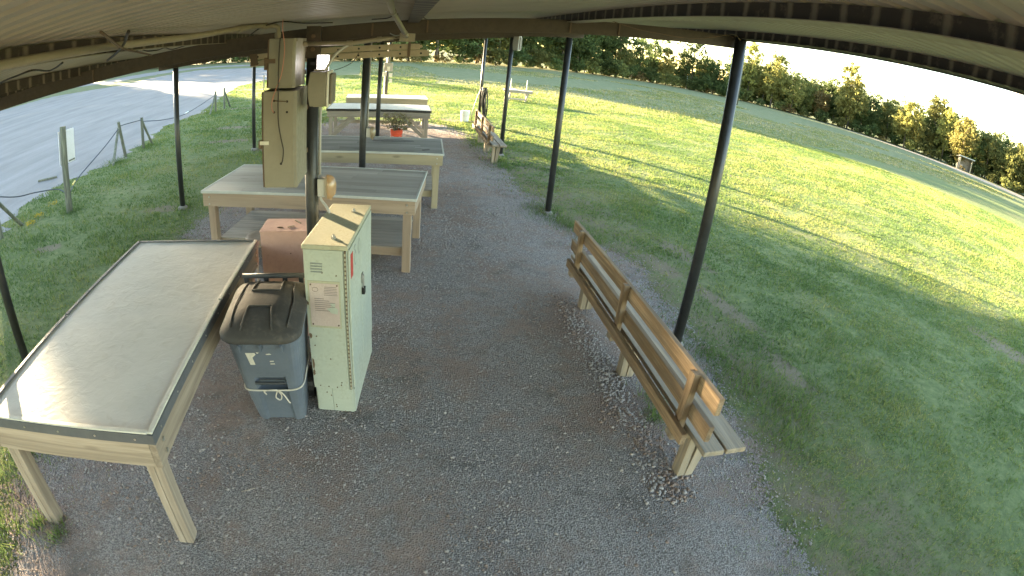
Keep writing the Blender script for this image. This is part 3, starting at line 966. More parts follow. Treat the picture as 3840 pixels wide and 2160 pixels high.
# ------------------------------------------------------------------ benches
def bench(loc, rz, label):
    """near leg at the origin, length along +Y, seat towards +X"""
    t = thing('slatted_bench', loc, rz, label, 'bench', 'wooden benches along the field side of the shelter')
    B, G = M['bench'], M['bench_grey']
    L0, L1 = -0.28, 2.74
    for i in range(3):
        y = i * 1.19
        sup = MB().bb(-0.045, 0.012, y - 0.045, y + 0.045, 0.0, 0.355).build('leg', M['bench_grey'][2], t, bevel=0.004)
        m = MB()
        m.rings([[(0.016, y - 0.044, 0.0), (0.075, y - 0.044, 0.0), (0.075, y + 0.044, 0.0), (0.016, y + 0.044, 0.0)],
                 [(0.040, y - 0.044, 0.355), (0.125, y - 0.044, 0.355), (0.125, y + 0.044, 0.355), (0.040, y + 0.044, 0.355)]])
        m.build('leg_brace', M['bench_grey'][2], sup, bevel=0.004)
        MB().bb(-0.205, 0.19, y - 0.046, y + 0.046, 0.36, 0.405).build('seat_bearer', G[0], t, bevel=0.004)
        MB().bb(-0.165, -0.1185, y - 0.0225, y + 0.0225, 0.408, 0.835).build('upright', B[2], t, bevel=0.003)
        MB().bb(-0.153, -0.119, y + 0.024, y + 0.062, 0.41, 0.82).build('upright_cleat', B[2], t, bevel=0.003)
    for a, b in ((-0.095, 0.05), (0.068, 0.215)):
        MB().bb(a, b, L0, L1, 0.408, 0.446).build('seat_slat', G[1], t, bevel=0.005)
    for za, zb in ((0.515, 0.628), (0.71, 0.828)):
        MB().bb(-0.117, -0.079, L0 + 0.02, L1 - 0.02, za, zb).build('back_slat', B[1], t, bevel=0.005)
    MB().bb(-0.206, -0.168, L0 + 0.13, L1 - 0.22, 0.408, 0.49).build('rear_rail', B[1], t, bevel=0.005)
    return t
bench((1.865, 2.17, 0), -0.030, 'near weathered wooden bench facing the lawn, beside the gravel')
bench((2.13, 11.15, 0), -0.020, 'distant wooden bench with sunlit back slats below the hanging hose')

# ------------------------------------------------------------------ mint metal cabinet
def cabinet():
    t = thing('metal_cabinet', (-0.405, 3.01, 0), -0.125, 'narrow pale mint metal cabinet with a padlocked side door and a faded notice', 'cabinet')
    w, d, H = 0.285, 0.83, 1.255
    body = MB().bb(-w / 2 + 0.012, w / 2 - 0.004, 0.008, d, 0.0, H - 0.03).build('body', M['mint'], t, bevel=0.004)
    MB().bb(-w / 2 - 0.004, w / 2 + 0.006, -0.008, d + 0.008, H - 0.03, H).build('top_lid', M['mint_top'], t, bevel=0.006)
    # overlapping front sheet and kick plates
    fr = MB().bb(-w / 2 + 0.006, w / 2 - 0.028, -0.006, 0.007, 0.205, H - 0.031).build('front_sheet', M['mint'], t, bevel=0.003)
    for a, b in ((-w / 2 + 0.02, -0.012), (-0.009, w / 2 - 0.012)):
        MB().bb(a, b, 0.002, 0.0075, 0.004, 0.203).build('kick_plate', M['mint'], t, bevel=0.002)
    for i in range(4):
        z = 1.135 - i * 0.018
        MB().box((-0.055, -0.0085, z), (0.075, 0.007, 0.007), (0.5, 0, 0)).build('vent_louvre', M['grey_sticker'], fr)
    # riveted piano hinge at the corner
    hg = MB().tube([(w / 2 - 0.014, -0.001, 0.21), (w / 2 - 0.014, -0.001, H - 0.034)], 0.0065, 8).build('piano_hinge', M['rust'], t)
    for i in range(34):
        z = 0.225 + i * 0.0295
        MB().box((w / 2 - 0.0145, -0.0078, z), (0.010, 0.003, 0.016)).build('hinge_knuckle', M['mint_top'], hg)
    # two doors on the right side with a gap, slightly dented
    for a, b in ((0.018, 0.395), (0.405, d - 0.01)):
        MB().bb(w / 2 - 0.003, w / 2 + 0.010, a, b, 0.21, H - 0.034).build('door', M['mint'], t, bevel=0.004)
    MB().bb(w / 2 - 0.003, w / 2 + 0.004, 0.012, d - 0.012, 0.004, 0.203).build('kick_plate', M['mint'], t, bevel=0.002)
    hp = MB().box((w / 2 + 0.014, 0.42, 0.86), (0.008, 0.05, 0.07)).build('hasp', M['zinc'], t, bevel=0.002)
    MB().tube(catmull([(w / 2 + 0.022, 0.40, 0.79), (w / 2 + 0.022, 0.398, 0.86), (w / 2 + 0.022, 0.415, 0.885), (w / 2 + 0.022, 0.432, 0.86), (w / 2 + 0.022, 0.43, 0.79)], 5), 0.004, 8).build('shackle', M['zinc'], t)
    MB().box((w / 2 + 0.023, 0.415, 0.765), (0.022, 0.046, 0.05)).build('padlock', M['black'], t, bevel=0.004)
    # stickers on the near door
    MB().prism([(0, 0)] * 0 + [(w / 2 + 0.0102, 0.045), (w / 2 + 0.0116, 0.045), (w / 2 + 0.0116, 0.115), (w / 2 + 0.0102, 0.115)], 1.02, 1.18).build('red_sticker', M['red_sticker'], t)
    for (yy, zz, ry, rz2) in ((0.20, 1.10, 0.035, 0.05), (0.19, 1.175, 0.03, 0.02), (0.33, 1.13, 0.045, 0.055)):
        MB().rings([[(w / 2 + 0.0102 + e, yy + ry * math.cos(a), zz + rz2 * math.sin(a)) for a in np.linspace(0, 2 * math.pi, 15)[:-1]] for e in (0, 0.0012)]).build('round_sticker', M['grey_sticker'], t)
        MB().rings([[(w / 2 + 0.0114 + e, yy + 0.7 * ry * math.cos(a), zz + 0.7 * rz2 * math.sin(a)) for a in np.linspace(0, 2 * math.pi, 15)[:-1]] for e in (0, 0.0012)]).build('sticker_centre', M['mint'], t)
    # faded notice on the front
    fm = MB().bb(-0.118, 0.092, -0.0095, -0.0062, 0.690, 1.020).build('notice_frame', M['mint_top'], t)
    nt = MB().bb(-0.108, 0.083, -0.0115, -0.0096, 0.705, 1.005).build('notice', M['placard'], t)
    rg = random.Random(5)
    for i in range(6):
        wd = rg.uniform(0.055, 0.09)
        MB().box((0.03, -0.0122, 0.982 - i * 0.011), (wd, 0.001, 0.0034)).build('printed_line', M['ink'], nt)
    for i in range(7):
        wd = rg.uniform(0.06, 0.14)
        MB().box((-0.078 + wd / 2, -0.0122, 0.90 - i * 0.014), (wd, 0.001, 0.0034)).build('printed_line', M['ink'], nt)
    MB().tube([(-0.070 + 0.019 * math.cos(a), -0.0122, 0.962 + 0.015 * math.sin(a)) for a in np.linspace(0, 2 * math.pi, 20)], 0.0013, 5).build('emblem_ring', M['ink'], nt)
    MB().add([(0.03, -0.0125, 0.80), (0.07, -0.0125, 0.795), (0.075, -0.0125, 0.83), (0.055, -0.0125, 0.845), (0.058, -0.0125, 0.875), (0.025, -0.0125, 0.87), (0.03, -0.0125, 0.84), (0.0, -0.0125, 0.83)], [tuple(range(8))]).build('torn_corner', M['mint'], nt)
    for xx in (-0.098, 0.073):
        for zz in (0.715, 0.995):
            MB().tube([(xx, -0.0115, zz), (xx, -0.0155, zz)], 0.005, 8).build('screw', M['rust'], nt)
    for xx, zz in ((-0.02, 1.075), (0.07, 1.06), (-0.1, 0.55), (0.0, 0.45), (0.06, 0.24), (0.065, 0.262), (-0.09, 0.225), (-0.03, 0.222), (0.03, 0.22), (-0.05, 0.165), (-0.02, 0.14), (0.01, 0.06), (0.012, 0.042), (-0.085, 0.62)):
        MB().tube([(xx, -0.006 if zz > 0.21 else 0.002, zz), (xx, -0.010 if zz > 0.21 else -0.002, zz)], 0.0045, 7).build('rivet', M['rust'], t)
    # chipped paint flakes on the left edge
    for zz, hh in ((0.86, 0.03), (0.62, 0.05), (0.40, 0.10), (0.33, 0.05)):
        poly = [( -w / 2 + 0.012 + 0.010 * math.cos(a) * rg.uniform(0.6, 1.2), zz + hh * 0.5 * math.sin(a) * rg.uniform(0.7, 1.2)) for a in np.linspace(0, 2 * math.pi, 10)[:-1]]
        MB().add([(x + 0.006, -0.0068, z) for x, z in poly], [tuple(range(len(poly)))]).build('paint_chip', M['rust'], t)
    # lifting bolts on the lid
    for xx, yy in ((0.03, 0.12), (0.05, 0.66)):
        b = MB().tube([(xx, yy, H), (xx, yy, H + 0.012)], 0.017, 6).build('lid_bolt', M['zinc'], t)
        MB().tube([(xx, yy, H + 0.012), (xx, yy, H + 0.026)], 0.008, 8).build('bolt_stud', M['zinc'], b)
    return t
cabinet()

# ------------------------------------------------------------------ wheeled garbage bin
def garbage_bin():
    t = thing('wheeled_bin', (-0.785, 2.98, 0), 0.03, 'blue-grey wheeled bin with a dusty black lid and a rope tied round it', 'bin')
    def ring(z, w, yf, yb, r, notch, nw):
        pts = []
        hw = w / 2
        # counter clockwise from front left
        def arc(cx, cy, a0, a1, n=5):
            return [(cx + r * math.cos(R(a0 + (a1 - a0) * k / n)), cy + r * math.sin(R(a0 + (a1 - a0) * k / n))) for k in range(n + 1)]
        pts += arc(-hw + r, yf + r, 180, 270)
        pts += [(-nw - 0.02, yf), (-nw, yf + notch), (nw, yf + notch), (nw + 0.02, yf)]
        pts += arc(hw - r, yf + r, 270, 360)
        pts += arc(hw - r, yb - r, 0, 90)
        pts += arc(-hw + r, yb - r, 90, 180)
        return [(x, y, z) for x, y in pts]
    def dims(z):
        f = z / 0.86
        return 0.335 + 0.125 * f ** 0.8, -0.075 - 0.27 * f ** 0.9, 0.27 + 0.02 * f
    rs = []
    for z, nt in ((0.0, 0.02), (0.03, 0.022), (0.315, 0.026), (0.335, 0.0), (0.352, 0.0), (0.360, 0.05), (0.385, 0.055), (0.47, 0.022), (0.485, 0.0), (0.60, 0.0), (0.74, 0.0), (0.76, 0.006), (0.83, 0.006)):
        w, yf, yb = dims(z)
        rs.append(ring(z, w, yf, yb, 0.055 + 0.02 * z, nt, 0.085))
    body = MB().rings(rs).build('body', M['bin'], t)
    # rim
    rr = []
    for z, g in ((0.80, 0.004), (0.805, 0.018), (0.84, 0.020), (0.845, 0.0)):
        w, yf, yb = dims(0.83)
        rr.append(ring(z, w + 2 * g, yf - g, yb + g, 0.075, 0.0, 0.085))
    MB().rings(rr).build('rim', M['bin'], t)
    for xx in (-0.13, 0.0, 0.13):
        MB().box((xx, -0.345, 0.775), (0.012, 0.05, 0.06), (0.3, 0, 0)).build('rim_gusset', M['bin'], t)
    # grab bar across the recess
    MB().tube([(-0.10, -0.235, 0.435), (0.10, -0.235, 0.435)], 0.011, 10).build('lift_bar', M['bin_dark'], t)
    # lid: domed rounded rectangle
    n = 9
    w, yf, yb = 0.505, -0.405, 0.275
    rings_ = []
    def dome(x, y):
        u, v = x / (w / 2), (y - (yf + yb) / 2) / ((yb - yf) / 2)
        return 0.855 + 0.035 * (v + 1) / 2 + 0.085 * max(0.0, 1 - abs(u) ** 3.2) * max(0.0, 1 - abs(v) ** 3.0) ** 0.8
    for s, z in ((0.985, 0.822), (1.0, 0.83), (1.0, 0.855)):
        base = rrect(0, (yf + yb) / 2, w * s, (yb - yf) * s, 0.11, 6)
        rings_.append([(x, y, z + 0.035 * (y - yf) / (yb - yf)) for x, y in base])
    for s in np.linspace(0.97, 0.06, 14):
        base = rrect(0, (yf + yb) / 2, w * s, (yb - yf) * s, 0.11 * s, 6)
        rings_.append([(x, y, dome(x, y)) for x, y in base])
    lid = MB().rings(rings_).build('lid', M['bin_lid'], t, smooth=True)
    def on(x, y, dz=0.003):
        return (x, y, dome(x, y) + dz)
    # moulded ribs and recessed panels
    for pth in ([(-0.175, -0.33), (-0.185, -0.1), (-0.16, 0.16)], [(0.175, -0.33), (0.185, -0.1), (0.16, 0.16)],
                [(-0.105, -0.36), (-0.085, -0.17), (0.06, -0.17), (0.085, -0.36)], [(-0.085, 0.2), (-0.10, 0.02), (0.09, 0.02), (0.085, 0.2)]):
        pts = []
        for a, b in zip(pth[:-1], pth[1:]):
            for k in range(8):
                f = k / 8
                pts.append(on(a[0] + (b[0] - a[0]) * f, a[1] + (b[1] - a[1]) * f))
        pts.append(on(*pth[-1]))
        MB().tube(pts, 0.0055, 6).build('moulded_rib', M['bin_lid'], lid, smooth=True)
    # rear handle and hinge
    MB().tube([(-0.215, 0.245, 0.955), (0.215, 0.245, 0.955)], 0.017, 12).build('handle', M['bin_dark'], t, smooth=True)
    for xx in (-0.19, -0.05, 0.08, 0.19):
        MB().bar((xx, 0.265, 0.83), (xx, 0.245, 0.95), 0.03, 0.03).build('handle_bracket', M['bin_dark'], t, bevel=0.003)
    for s in (-1, 1):
        wl = MB().tube([(s * 0.185, 0.235, 0.115), (s * 0.225, 0.235, 0.115)], 0.115, 22).build('wheel', M['black'], t)
        MB().tube([(s * 0.18, 0.235, 0.115), (s * 0.232, 0.235, 0.115)], 0.045, 14).build('hub', M['bin_dark'], wl)
    # torn label remains
    def face(x, z, dy=-0.0035):
        w_, yf_, yb_ = dims(z)
        return (x, yf_ + dy, z)
    for pts in ([(-0.115, 0.705), (-0.055, 0.705), (-0.05, 0.69), (-0.075, 0.665), (-0.068, 0.60), (-0.10, 0.60), (-0.108, 0.66)], [(0.012, 0.695), (0.04, 0.70), (0.05, 0.69), (0.02, 0.688)],
                [(0.03, 0.635), (0.055, 0.637), (0.055, 0.628), (0.03, 0.626)], [(0.03, 0.612), (0.058, 0.612), (0.058, 0.604), (0.03, 0.604)], [(-0.045, 0.712), (-0.025, 0.708), (-0.04, 0.695)]):
        MB().add([face(*q) for q in pts], [tuple(range(len(pts)))]).build('label_scrap', M['sticker'], t)
    # rope round the body with a bow
    loop = []
    for k in range(49):
        a = 2 * math.pi * k / 48
        z = 0.355 + 0.085 * max(0.0, math.sin(a * 1.0 - 0.2)) * (1 if math.cos(a) > -0.2 else 0.3) + 0.02 * max(0, math.cos(a))
        w_, yf_, yb_ = dims(z)
        cx, cy = 0, (yf_ + yb_) / 2
        e = 0.28
        c_, s_ = math.cos(a), math.sin(a)
        x = (w_ / 2 + 0.008) * math.copysign(abs(c_) ** e, c_)
        y = cy + ((yb_ - yf_) / 2 + 0.008) * math.copysign(abs(s_) ** e, s_)
        loop.append((x, y, z))
    rp = MB().tube(loop, 0.006, 7, cap=False).build('tie_rope', M['rope'], t, smooth=True)
    yk = -0.195
    MB().tube(catmull([(0.03, yk - 0.008, 0.352), (0.01, yk + 0.005, 0.29), (0.035, yk + 0.012, 0.262), (0.05, yk + 0.008, 0.30), (0.035, yk - 0.01, 0.352)], 5), 0.005, 6).build('rope_loop', M['rope'], rp, smooth=True)
    MB().tube(catmull([(0.04, yk - 0.01, 0.355), (0.07, yk - 0.002, 0.31), (0.09, yk + 0.012, 0.25), (0.10, yk + 0.015, 0.235)], 5), 0.005, 6).build('rope_end', M['rope'], rp, smooth=True)
    MB().tube(catmull([(0.03, yk - 0.012, 0.36), (-0.03, yk - 0.012, 0.358), (-0.06, yk - 0.01, 0.345), (-0.05, yk, 0.315)], 5), 0.005, 6).build('rope_end', M['rope'], rp, smooth=True)
    return t
garbage_bin()

# ------------------------------------------------------------------ salmon box and stool
def salmon_box():
    t = thing('salmon_box', (-0.865, 4.19, 0), 0.0, 'salmon pink metal box behind the bin with slots down its corner', 'box')
    w, d, H = 0.42, 0.31, 0.97
    MB().bb(-w / 2, w / 2, -d / 2, d / 2, 0.0, H - 0.012).build('body', M['pink'], t, bevel=0.004)
    MB().bb(-w / 2 - 0.004, w / 2 + 0.004, -d / 2 - 0.004, d / 2 + 0.004, H - 0.012, H).build('lid', M['pink'], t, bevel=0.004)
    for i in range(4):
        MB().box((-w / 2 + 0.085, -d / 2 - 0.001, 0.60 - i * 0.036), (0.022, 0.006, 0.009)).build('slot', M['black'], t)
    MB().tube([(0.04, -d / 2, 0.78), (0.04, -d / 2 - 0.004, 0.78)], 0.005, 8).build('rivet', M['rust'], t)
    return t
salmon_box()
for i, (x, y, a, l, lab) in enumerate(((-0.83, 4.13, 0.6, 0.06, 'longer pale wood sliver lying on the salmon box'), (-0.79, 4.25, -0.9, 0.10, 'thin leaning wood sliver at the back of the salmon box'))):
    tag(MB().box((x, y, 0.976), (l, 0.010, 0.008), (0, 0, a)).build('wood_sliver', M['lumber'][0]), lab, 'scrap')
tag(MB().rings([[(-0.92 + 0.028 * math.cos(a) * q, 4.12 + 0.010 * math.sin(a) * q, z) for a in np.linspace(0, 2 * math.pi, 11)[:-1]] for q, z in ((0.9, 0.9705), (1.0, 0.974), (0.5, 0.977))]).build('dead_leaf', M['rust']), 'curled brown dead leaf on top of the salmon box', 'leaf')

def stool():
    t = thing('plastic_stool', (-1.31, 4.98, 0), 0, 'tan round plastic stool seat showing left of the salmon box', 'stool')
    MB().rings([[(0.17 * q * math.cos(a), 0.17 * q * math.sin(a), z) for a in np.linspace(0, 2 * math.pi, 25)[:-1]] for q, z in ((0.85, 0.54), (0.97, 0.55), (1.0, 0.57), (0.96, 0.585), (0.6, 0.58), (0.1, 0.572))]).build('seat', M['tan_seat'], t, smooth=True)
    for k in range(4):
        a = R(45 + 90 * k)
        MB().tube([(0.11 * math.cos(a), 0.11 * math.sin(a), 0.545), (0.16 * math.cos(a), 0.16 * math.sin(a), 0.0)], 0.014, 8).build('leg', M['tan_seat'], t)
    return t
stool()

# ------------------------------------------------------------------ electrical boxes, pipes and lamps on the centre post
PX, PY = -0.585, 3.74
def enclosure(x0, x1, y0, y1, z0, z1, label, upper):
    t = thing('electrical_enclosure', ((x0 + x1) / 2, y0, z0), 0, label, 'electrical box')
    w, d, h = x1 - x0, y1 - y0, z1 - z0
    ch = 0.018 if upper else 0.004
    poly = [(-w / 2, 0.012), (-w / 2 + 0.004, 0.012), (w / 2 - 0.012, 0.012), (w / 2, 0.012 + ch), (w / 2, d), (-w / 2, d)]
    MB().prism(poly, 0, h).build('body', M['beige'], t)
    MB().bb(-w / 2 + 0.002, w / 2 - 0.014, 0.0, 0.0115, 0.003, h - 0.003).build('door', M['beige'], t, bevel=0.002)
    MB().bb(-w / 2 - 0.008, -w / 2 - 0.001, 0.004, d * 0.5, 0.005, h - 0.005).build('hinge_strip', M['rust'], t)
    if upper:
        lt = MB().bb(-w / 2 - 0.02, -w / 2 + 0.045, -0.006, -0.001, 0.155, 0.182).build('latch', M['rust'], t, bevel=0.001)
        MB().bb(-w / 2 - 0.026, -w / 2 - 0.010, 0.0, 0.03, 0.115, 0.19).build('latch_hook', M['rust'], lt)
        MB().bb(w / 2 - 0.0, w / 2 + 0.006, 0.03, d - 0.01, h - 0.02, h).build('rain_lip', M['beige'], t)
    else:
        lt = MB().bb(-w / 2 - 0.02, -w / 2 + 0.038, -0.006, -0.001, 0.275, 0.298).build('latch', M['white_trim'], t, bevel=0.001)
        MB().bb(-w / 2 - 0.03, -w / 2 - 0.011, 0.0, 0.03, 0.25, 0.30).build('latch_hook', M['rust'], lt)
        for xx, zz in ((-0.033, 0.545), (0.048, 0.54), (-0.033, 0.475), (0.048, 0.475), (0.008, 0.155)):
            MB().tube([(xx, -0.0012, zz), (xx, 0.002, zz)], 0.0075, 12).build('hole', M['black'], t)
        MB().tube(catmull([(-0.033, -0.002, 0.545), (0.0, -0.008, 0.543), (0.048, -0.002, 0.54)], 4), 0.003, 6).build('wire_link', M['rust'], t)
    # straps to the post
    for zz in (h * 0.25, h * 0.75):
        MB().bb(w / 2 - 0.06, w / 2 - 0.0, d, d + 0.06, zz - 0.015, zz + 0.015).build('mount_strap', M['rust'], t)
    return t
enclosure(-0.815, -0.605, 3.24, 3.64, 1.545, 2.148, 'larger lower beige electrical box hung on the centre post', False)
enclosure(-0.792, -0.628, 3.27, 3.64, 2.162, 2.468, 'smaller upper beige electrical box with a rusty latch on the centre post', True)

tag(MB().tube(catmull([(-0.72, 3.255, 2.472), (-0.722, 3.255, 2.40), (-0.722, 3.25, 2.25), (-0.715, 3.225, 2.15), (-0.713, 3.222, 1.98), (-0.70, 3.222, 1.88), (-0.682, 3.222, 1.79), (-0.69, 3.225, 1.72), (-0.702, 3.234, 1.70)], 6), 0.0036, 7).build('black_cord', M['cable'], smooth=True),
    'thin black cord hanging down the front of both electrical boxes', 'cord')
tag(MB().tube(catmull([(-0.705, 3.25, 2.60), (-0.708, 3.255, 2.53), (-0.69, 3.252, 2.42), (-0.692, 3.25, 2.33), (-0.705, 3.25, 2.24), (-0.73, 3.23, 2.165), (-0.752, 3.222, 2.09), (-0.752, 3.224, 2.04), (-0.743, 3.234, 2.02)], 6), 0.0028, 7).build('red_cord', M['red_cable'], smooth=True),
    'salmon red cord running from the roof down the electrical boxes', 'cord')

def pipe(name, pts, r, mat, label, cat, couplings=()):
    t = thing(name, pts[0], 0, label, cat)
    o = Vector(pts[0])
    loc = [Vector(p) - o for p in pts]
    MB().tube(loc, r, 12).build('pipe', mat, t, smooth=True)
    for a, b in couplings:
        MB().tube([Vector(a) - o, Vector(b) - o], r * 1.28, 12).build('coupling', mat, t)
    return t
# long conduit under the purlin that elbows into the upper box
pipe('pipe_conduit', catmull([(-1.235, 0.2, 2.462), (-1.20, 1.4, 2.472), (-1.08, 2.6, 2.495), (-0.90, 3.22, 2.545), (-0.83, 3.40, 2.55), (-0.79, 3.43, 2.548), (-0.775, 3.435, 2.52), (-0.775, 3.435, 2.46)], 6), 0.0165, M['pvc'],
     'beige pipe conduit running under the roof and elbowing into the upper box', 'pipe', (((-0.945, 3.10, 2.53), (-0.925, 3.16, 2.537)), ((-0.86, 3.34, 2.549), (-0.84, 3.38, 2.55)), ((-0.775, 3.435, 2.505), (-0.775, 3.435, 2.475))))
pipe('pipe_conduit', [(-0.63, 3.55, 2.43), (-0.31, 3.55, 2.432), (-0.14, 3.55, 2.462), (0.0, 3.55, 2.48)], 0.0145, M['pvc'],
     'horizontal beige pipe from the upper electrical box to the junction box', 'pipe', (((-0.635, 3.55, 2.43), (-0.60, 3.55, 2.43)), ((-0.345, 3.55, 2.432), (-0.305, 3.55, 2.433)), ((-0.15, 3.55, 2.46), (-0.12, 3.55, 2.465))))
pipe('curved_conduit', catmull([(-0.325, 3.55, 2.425), (-0.36, 3.54, 2.405), (-0.41, 3.52, 2.36), (-0.445, 3.50, 2.30), (-0.47, 3.48, 2.25)], 6), 0.0095, M['grey_pvc'],
     'thin grey conduit curving down to the speaker on the centre post', 'pipe')
pipe('ceiling_conduit', [(-0.06, 1.2, 2.618), (-0.05, 2.88, 2.605), (0.035, 3.48, 2.49)], 0.0155, M['pvc'],
     'beige conduit dropping from the roof into the junction box', 'pipe', (((-0.051, 2.80, 2.606), (-0.05, 2.90, 2.604)), ((0.02, 3.38, 2.508), (0.03, 3.45, 2.496))))
j = thing('junction_box', (0.045, 3.55, 2.455), 0, 'small beige junction box where the pipes meet under the rafter', 'junction box')
MB().bb(-0.05, 0.045, -0.035, 0.035, 0.0, 0.052).build('body', M['pvc'], j, bevel=0.004)
MB().bb(-0.052, 0.047, -0.040, -0.0355, -0.002, 0.054).build('cover', M['pvc'], j, bevel=0.002)
for dz in (0.012, 0.026, 0.040):
    MB().tube(catmull([(-0.05, -0.01, dz), (-0.08, -0.012, dz - 0.004), (-0.105, 0.0, dz + 0.004), (-0.115, 0.005, dz + 0.01)], 4), 0.0028, 6).build('wire_end', M['cable'] if dz < 0.03 else M['trim'], j)
pipe('post_conduit', [(-0.643, 3.70, 2.44), (-0.643, 3.70, 2.15)], 0.007, M['grey_pvc'], 'thin grey conduit on the left of the centre post above the boxes', 'pipe')
pipe('post_conduit', [(-0.522, 3.72, 2.06), (-0.522, 3.72, 1.51)], 0.0095, M['grey_pvc'], 'grey conduit down the right of the centre post to the outlet cover', 'pipe', (((-0.522, 3.72, 1.90), (-0.522, 3.72, 1.915)),))

k = NT('weathered_clear_plastic')
_d = k.n('ShaderNodeBsdfDiffuse')
_d.inputs[0].default_value = (0.42, 0.35, 0.25, 1)
_t = k.n('ShaderNodeBsdfTranslucent')
_t.inputs[0].default_value = (0.50, 0.39, 0.26, 1)
_gl = k.n('ShaderNodeBsdfGlossy')
_gl.inputs['Roughness'].default_value = 0.25
_m1 = k.n('ShaderNodeMixShader')
_m1.inputs[0].default_value = 0.55
k.l(_d.outputs[0], _m1.inputs[1])
k.l(_t.outputs[0], _m1.inputs[2])
_m2 = k.n('ShaderNodeMixShader')
_m2.inputs[0].default_value = 0.08
k.l(_m1.outputs[0], _m2.inputs[1])
k.l(_gl.outputs[0], _m2.inputs[2])
k.l(_m2.outputs[0], k.out.inputs[0])
M['bubble'] = k.m

def outlet(loc, label):
    """box against the post, bubble cover facing +X"""
    t = thing('outlet_box', loc, 0, label, 'outlet')
    MB().bb(0.0, 0.052, -0.036, 0.036, 0.0, 0.125).build('box', M['grey_pvc'], t, bevel=0.003)
    MB().bb(0.0525, 0.066, -0.045, 0.045, -0.008, 0.135).build('hinge_plate', M['pvc'], t, bevel=0.003)
    rings_ = []
    for s, dx in ((1.0, 0.067), (0.98, 0.085), (0.88, 0.105), (0.66, 0.122), (0.3, 0.130)):
        rings_.append([(dx - 0.02 * math.sin(a) * 0, 0.048 * s * math.cos(a), 0.062 + 0.088 * s * math.sin(a)) for a in np.linspace(0, 2 * math.pi, 19)[:-1]])
    MB().rings(rings_).build('bubble_cover', M['bubble'], t, smooth=True)
    MB().bb(0.085, 0.10, -0.01, 0.01, -0.035, -0.018).build('cover_latch', M['bubble'], t)
    return t
outlet((-0.533, 3.70, 1.365), 'grey outlet box with a tan bubble cover on the centre post above the cabinet')
outlet((-0.392, 7.42, 1.13), 'small outlet box with a bubble cover on the post beyond the tan table')
pipe('bent_conduit', catmull([(-0.515, 3.70, 1.365), (-0.51, 3.69, 1.335), (-0.475, 3.66, 1.30), (-0.452, 3.63, 1.275), (-0.445, 3.625, 1.255)], 6), 0.0095, M['grey_pvc'], 'bent grey conduit entering the top of the mint cabinet', 'pipe')
pipe('post_conduit', [(-0.385, 7.44, 2.44), (-0.378, 7.44, 1.26)], 0.012, M['grey_pvc'], 'grey conduit down the post that carries the farther outlet', 'pipe')

def speaker(loc, rz, label, w=0.145, d=0.20, h=0.215):
    t = thing('outdoor_speaker', loc, rz, label, 'speaker', 'cream speakers mounted on the shelter posts')
    def prof(z, g=0.0):
        b = 0.012 * math.sin(math.pi * min(max(z / h, 0), 1))
        return [(-w / 2 - b + 0.01, -d / 2 - b), (w * 0.28, -d / 2 - b - 0.004), (w * 0.28, d / 2 + b), (-w / 2 - b + 0.01, d / 2 + b)]
    MB().rings([[(x, y, z) for x, y in prof(z)] for z in np.linspace(0, h, 8)]).build('cabinet', M['beige'], t, bevel=0.006)
    MB().bb(w * 0.28 + 0.001, w * 0.28 + 0.016, -d / 2 - 0.014, d / 2 + 0.012, -0.004, h + 0.004).build('bezel', M['white_trim'], t, bevel=0.006)
    MB().bb(w * 0.28 + 0.017, w / 2 + 0.006, -d / 2 + 0.004, d / 2 - 0.008, 0.012, h - 0.012).build('grille', M['grille'], t, bevel=0.012)
    MB().bb(-w * 0.35, w * 0.1, -0.02, d / 2 + 0.07, h + 0.003, h + 0.010).build('bracket', M['pvc'], t)
    MB().bb(-w * 0.35, w * 0.1, -0.02, d / 2 + 0.07, -0.012, -0.004).build('bracket', M['pvc'], t)
    MB().bb(-w * 0.35, w * 0.1, d / 2 + 0.066, d / 2 + 0.072, -0.004, h + 0.003).build('bracket', M['pvc'], t)
    return t
speaker((-0.475, 3.42, 2.042), 0.0, 'cream wall speaker with a brown grille bracketed to the centre post')
sp = speaker((2.56, 11.95, 2.47), -0.5, 'cream speaker high on the far right-hand post', 0.16, 0.16, 0.32)
tag(MB().tube(catmull([(-0.405, 3.46, 2.26), (-0.36, 3.48, 2.275), (-0.31, 3.49, 2.30), (-0.28, 3.5, 2.33), (-0.26, 3.52, 2.37)], 5), 0.0022, 6).build('speaker_wire', M['cable'], smooth=True), 'fine black wire rising to the right from the centre post speaker', 'wire')
fl = thing('flood_light', (-0.50, 3.62, 2.235), 0.15, 'lit white flood light beside the centre post above the speaker', 'lamp')
MB().bb(-0.045, 0.042, 0.012, 0.045, -0.004, 0.122).build('housing', M['white'], fl, bevel=0.005)
MB().prism([(-0.037, 0.0)] * 0 + [(-0.037, 0.004), (0.034, 0.004), (0.034, 0.0115), (-0.037, 0.0115)], 0.006, 0.114).build('lens', M['lens'], fl)
MB().bar((-0.045, 0.03, 0.06), (-0.078, 0.085, 0.06), 0.02, 0.02).build('bracket', M['dark_steel'], fl)

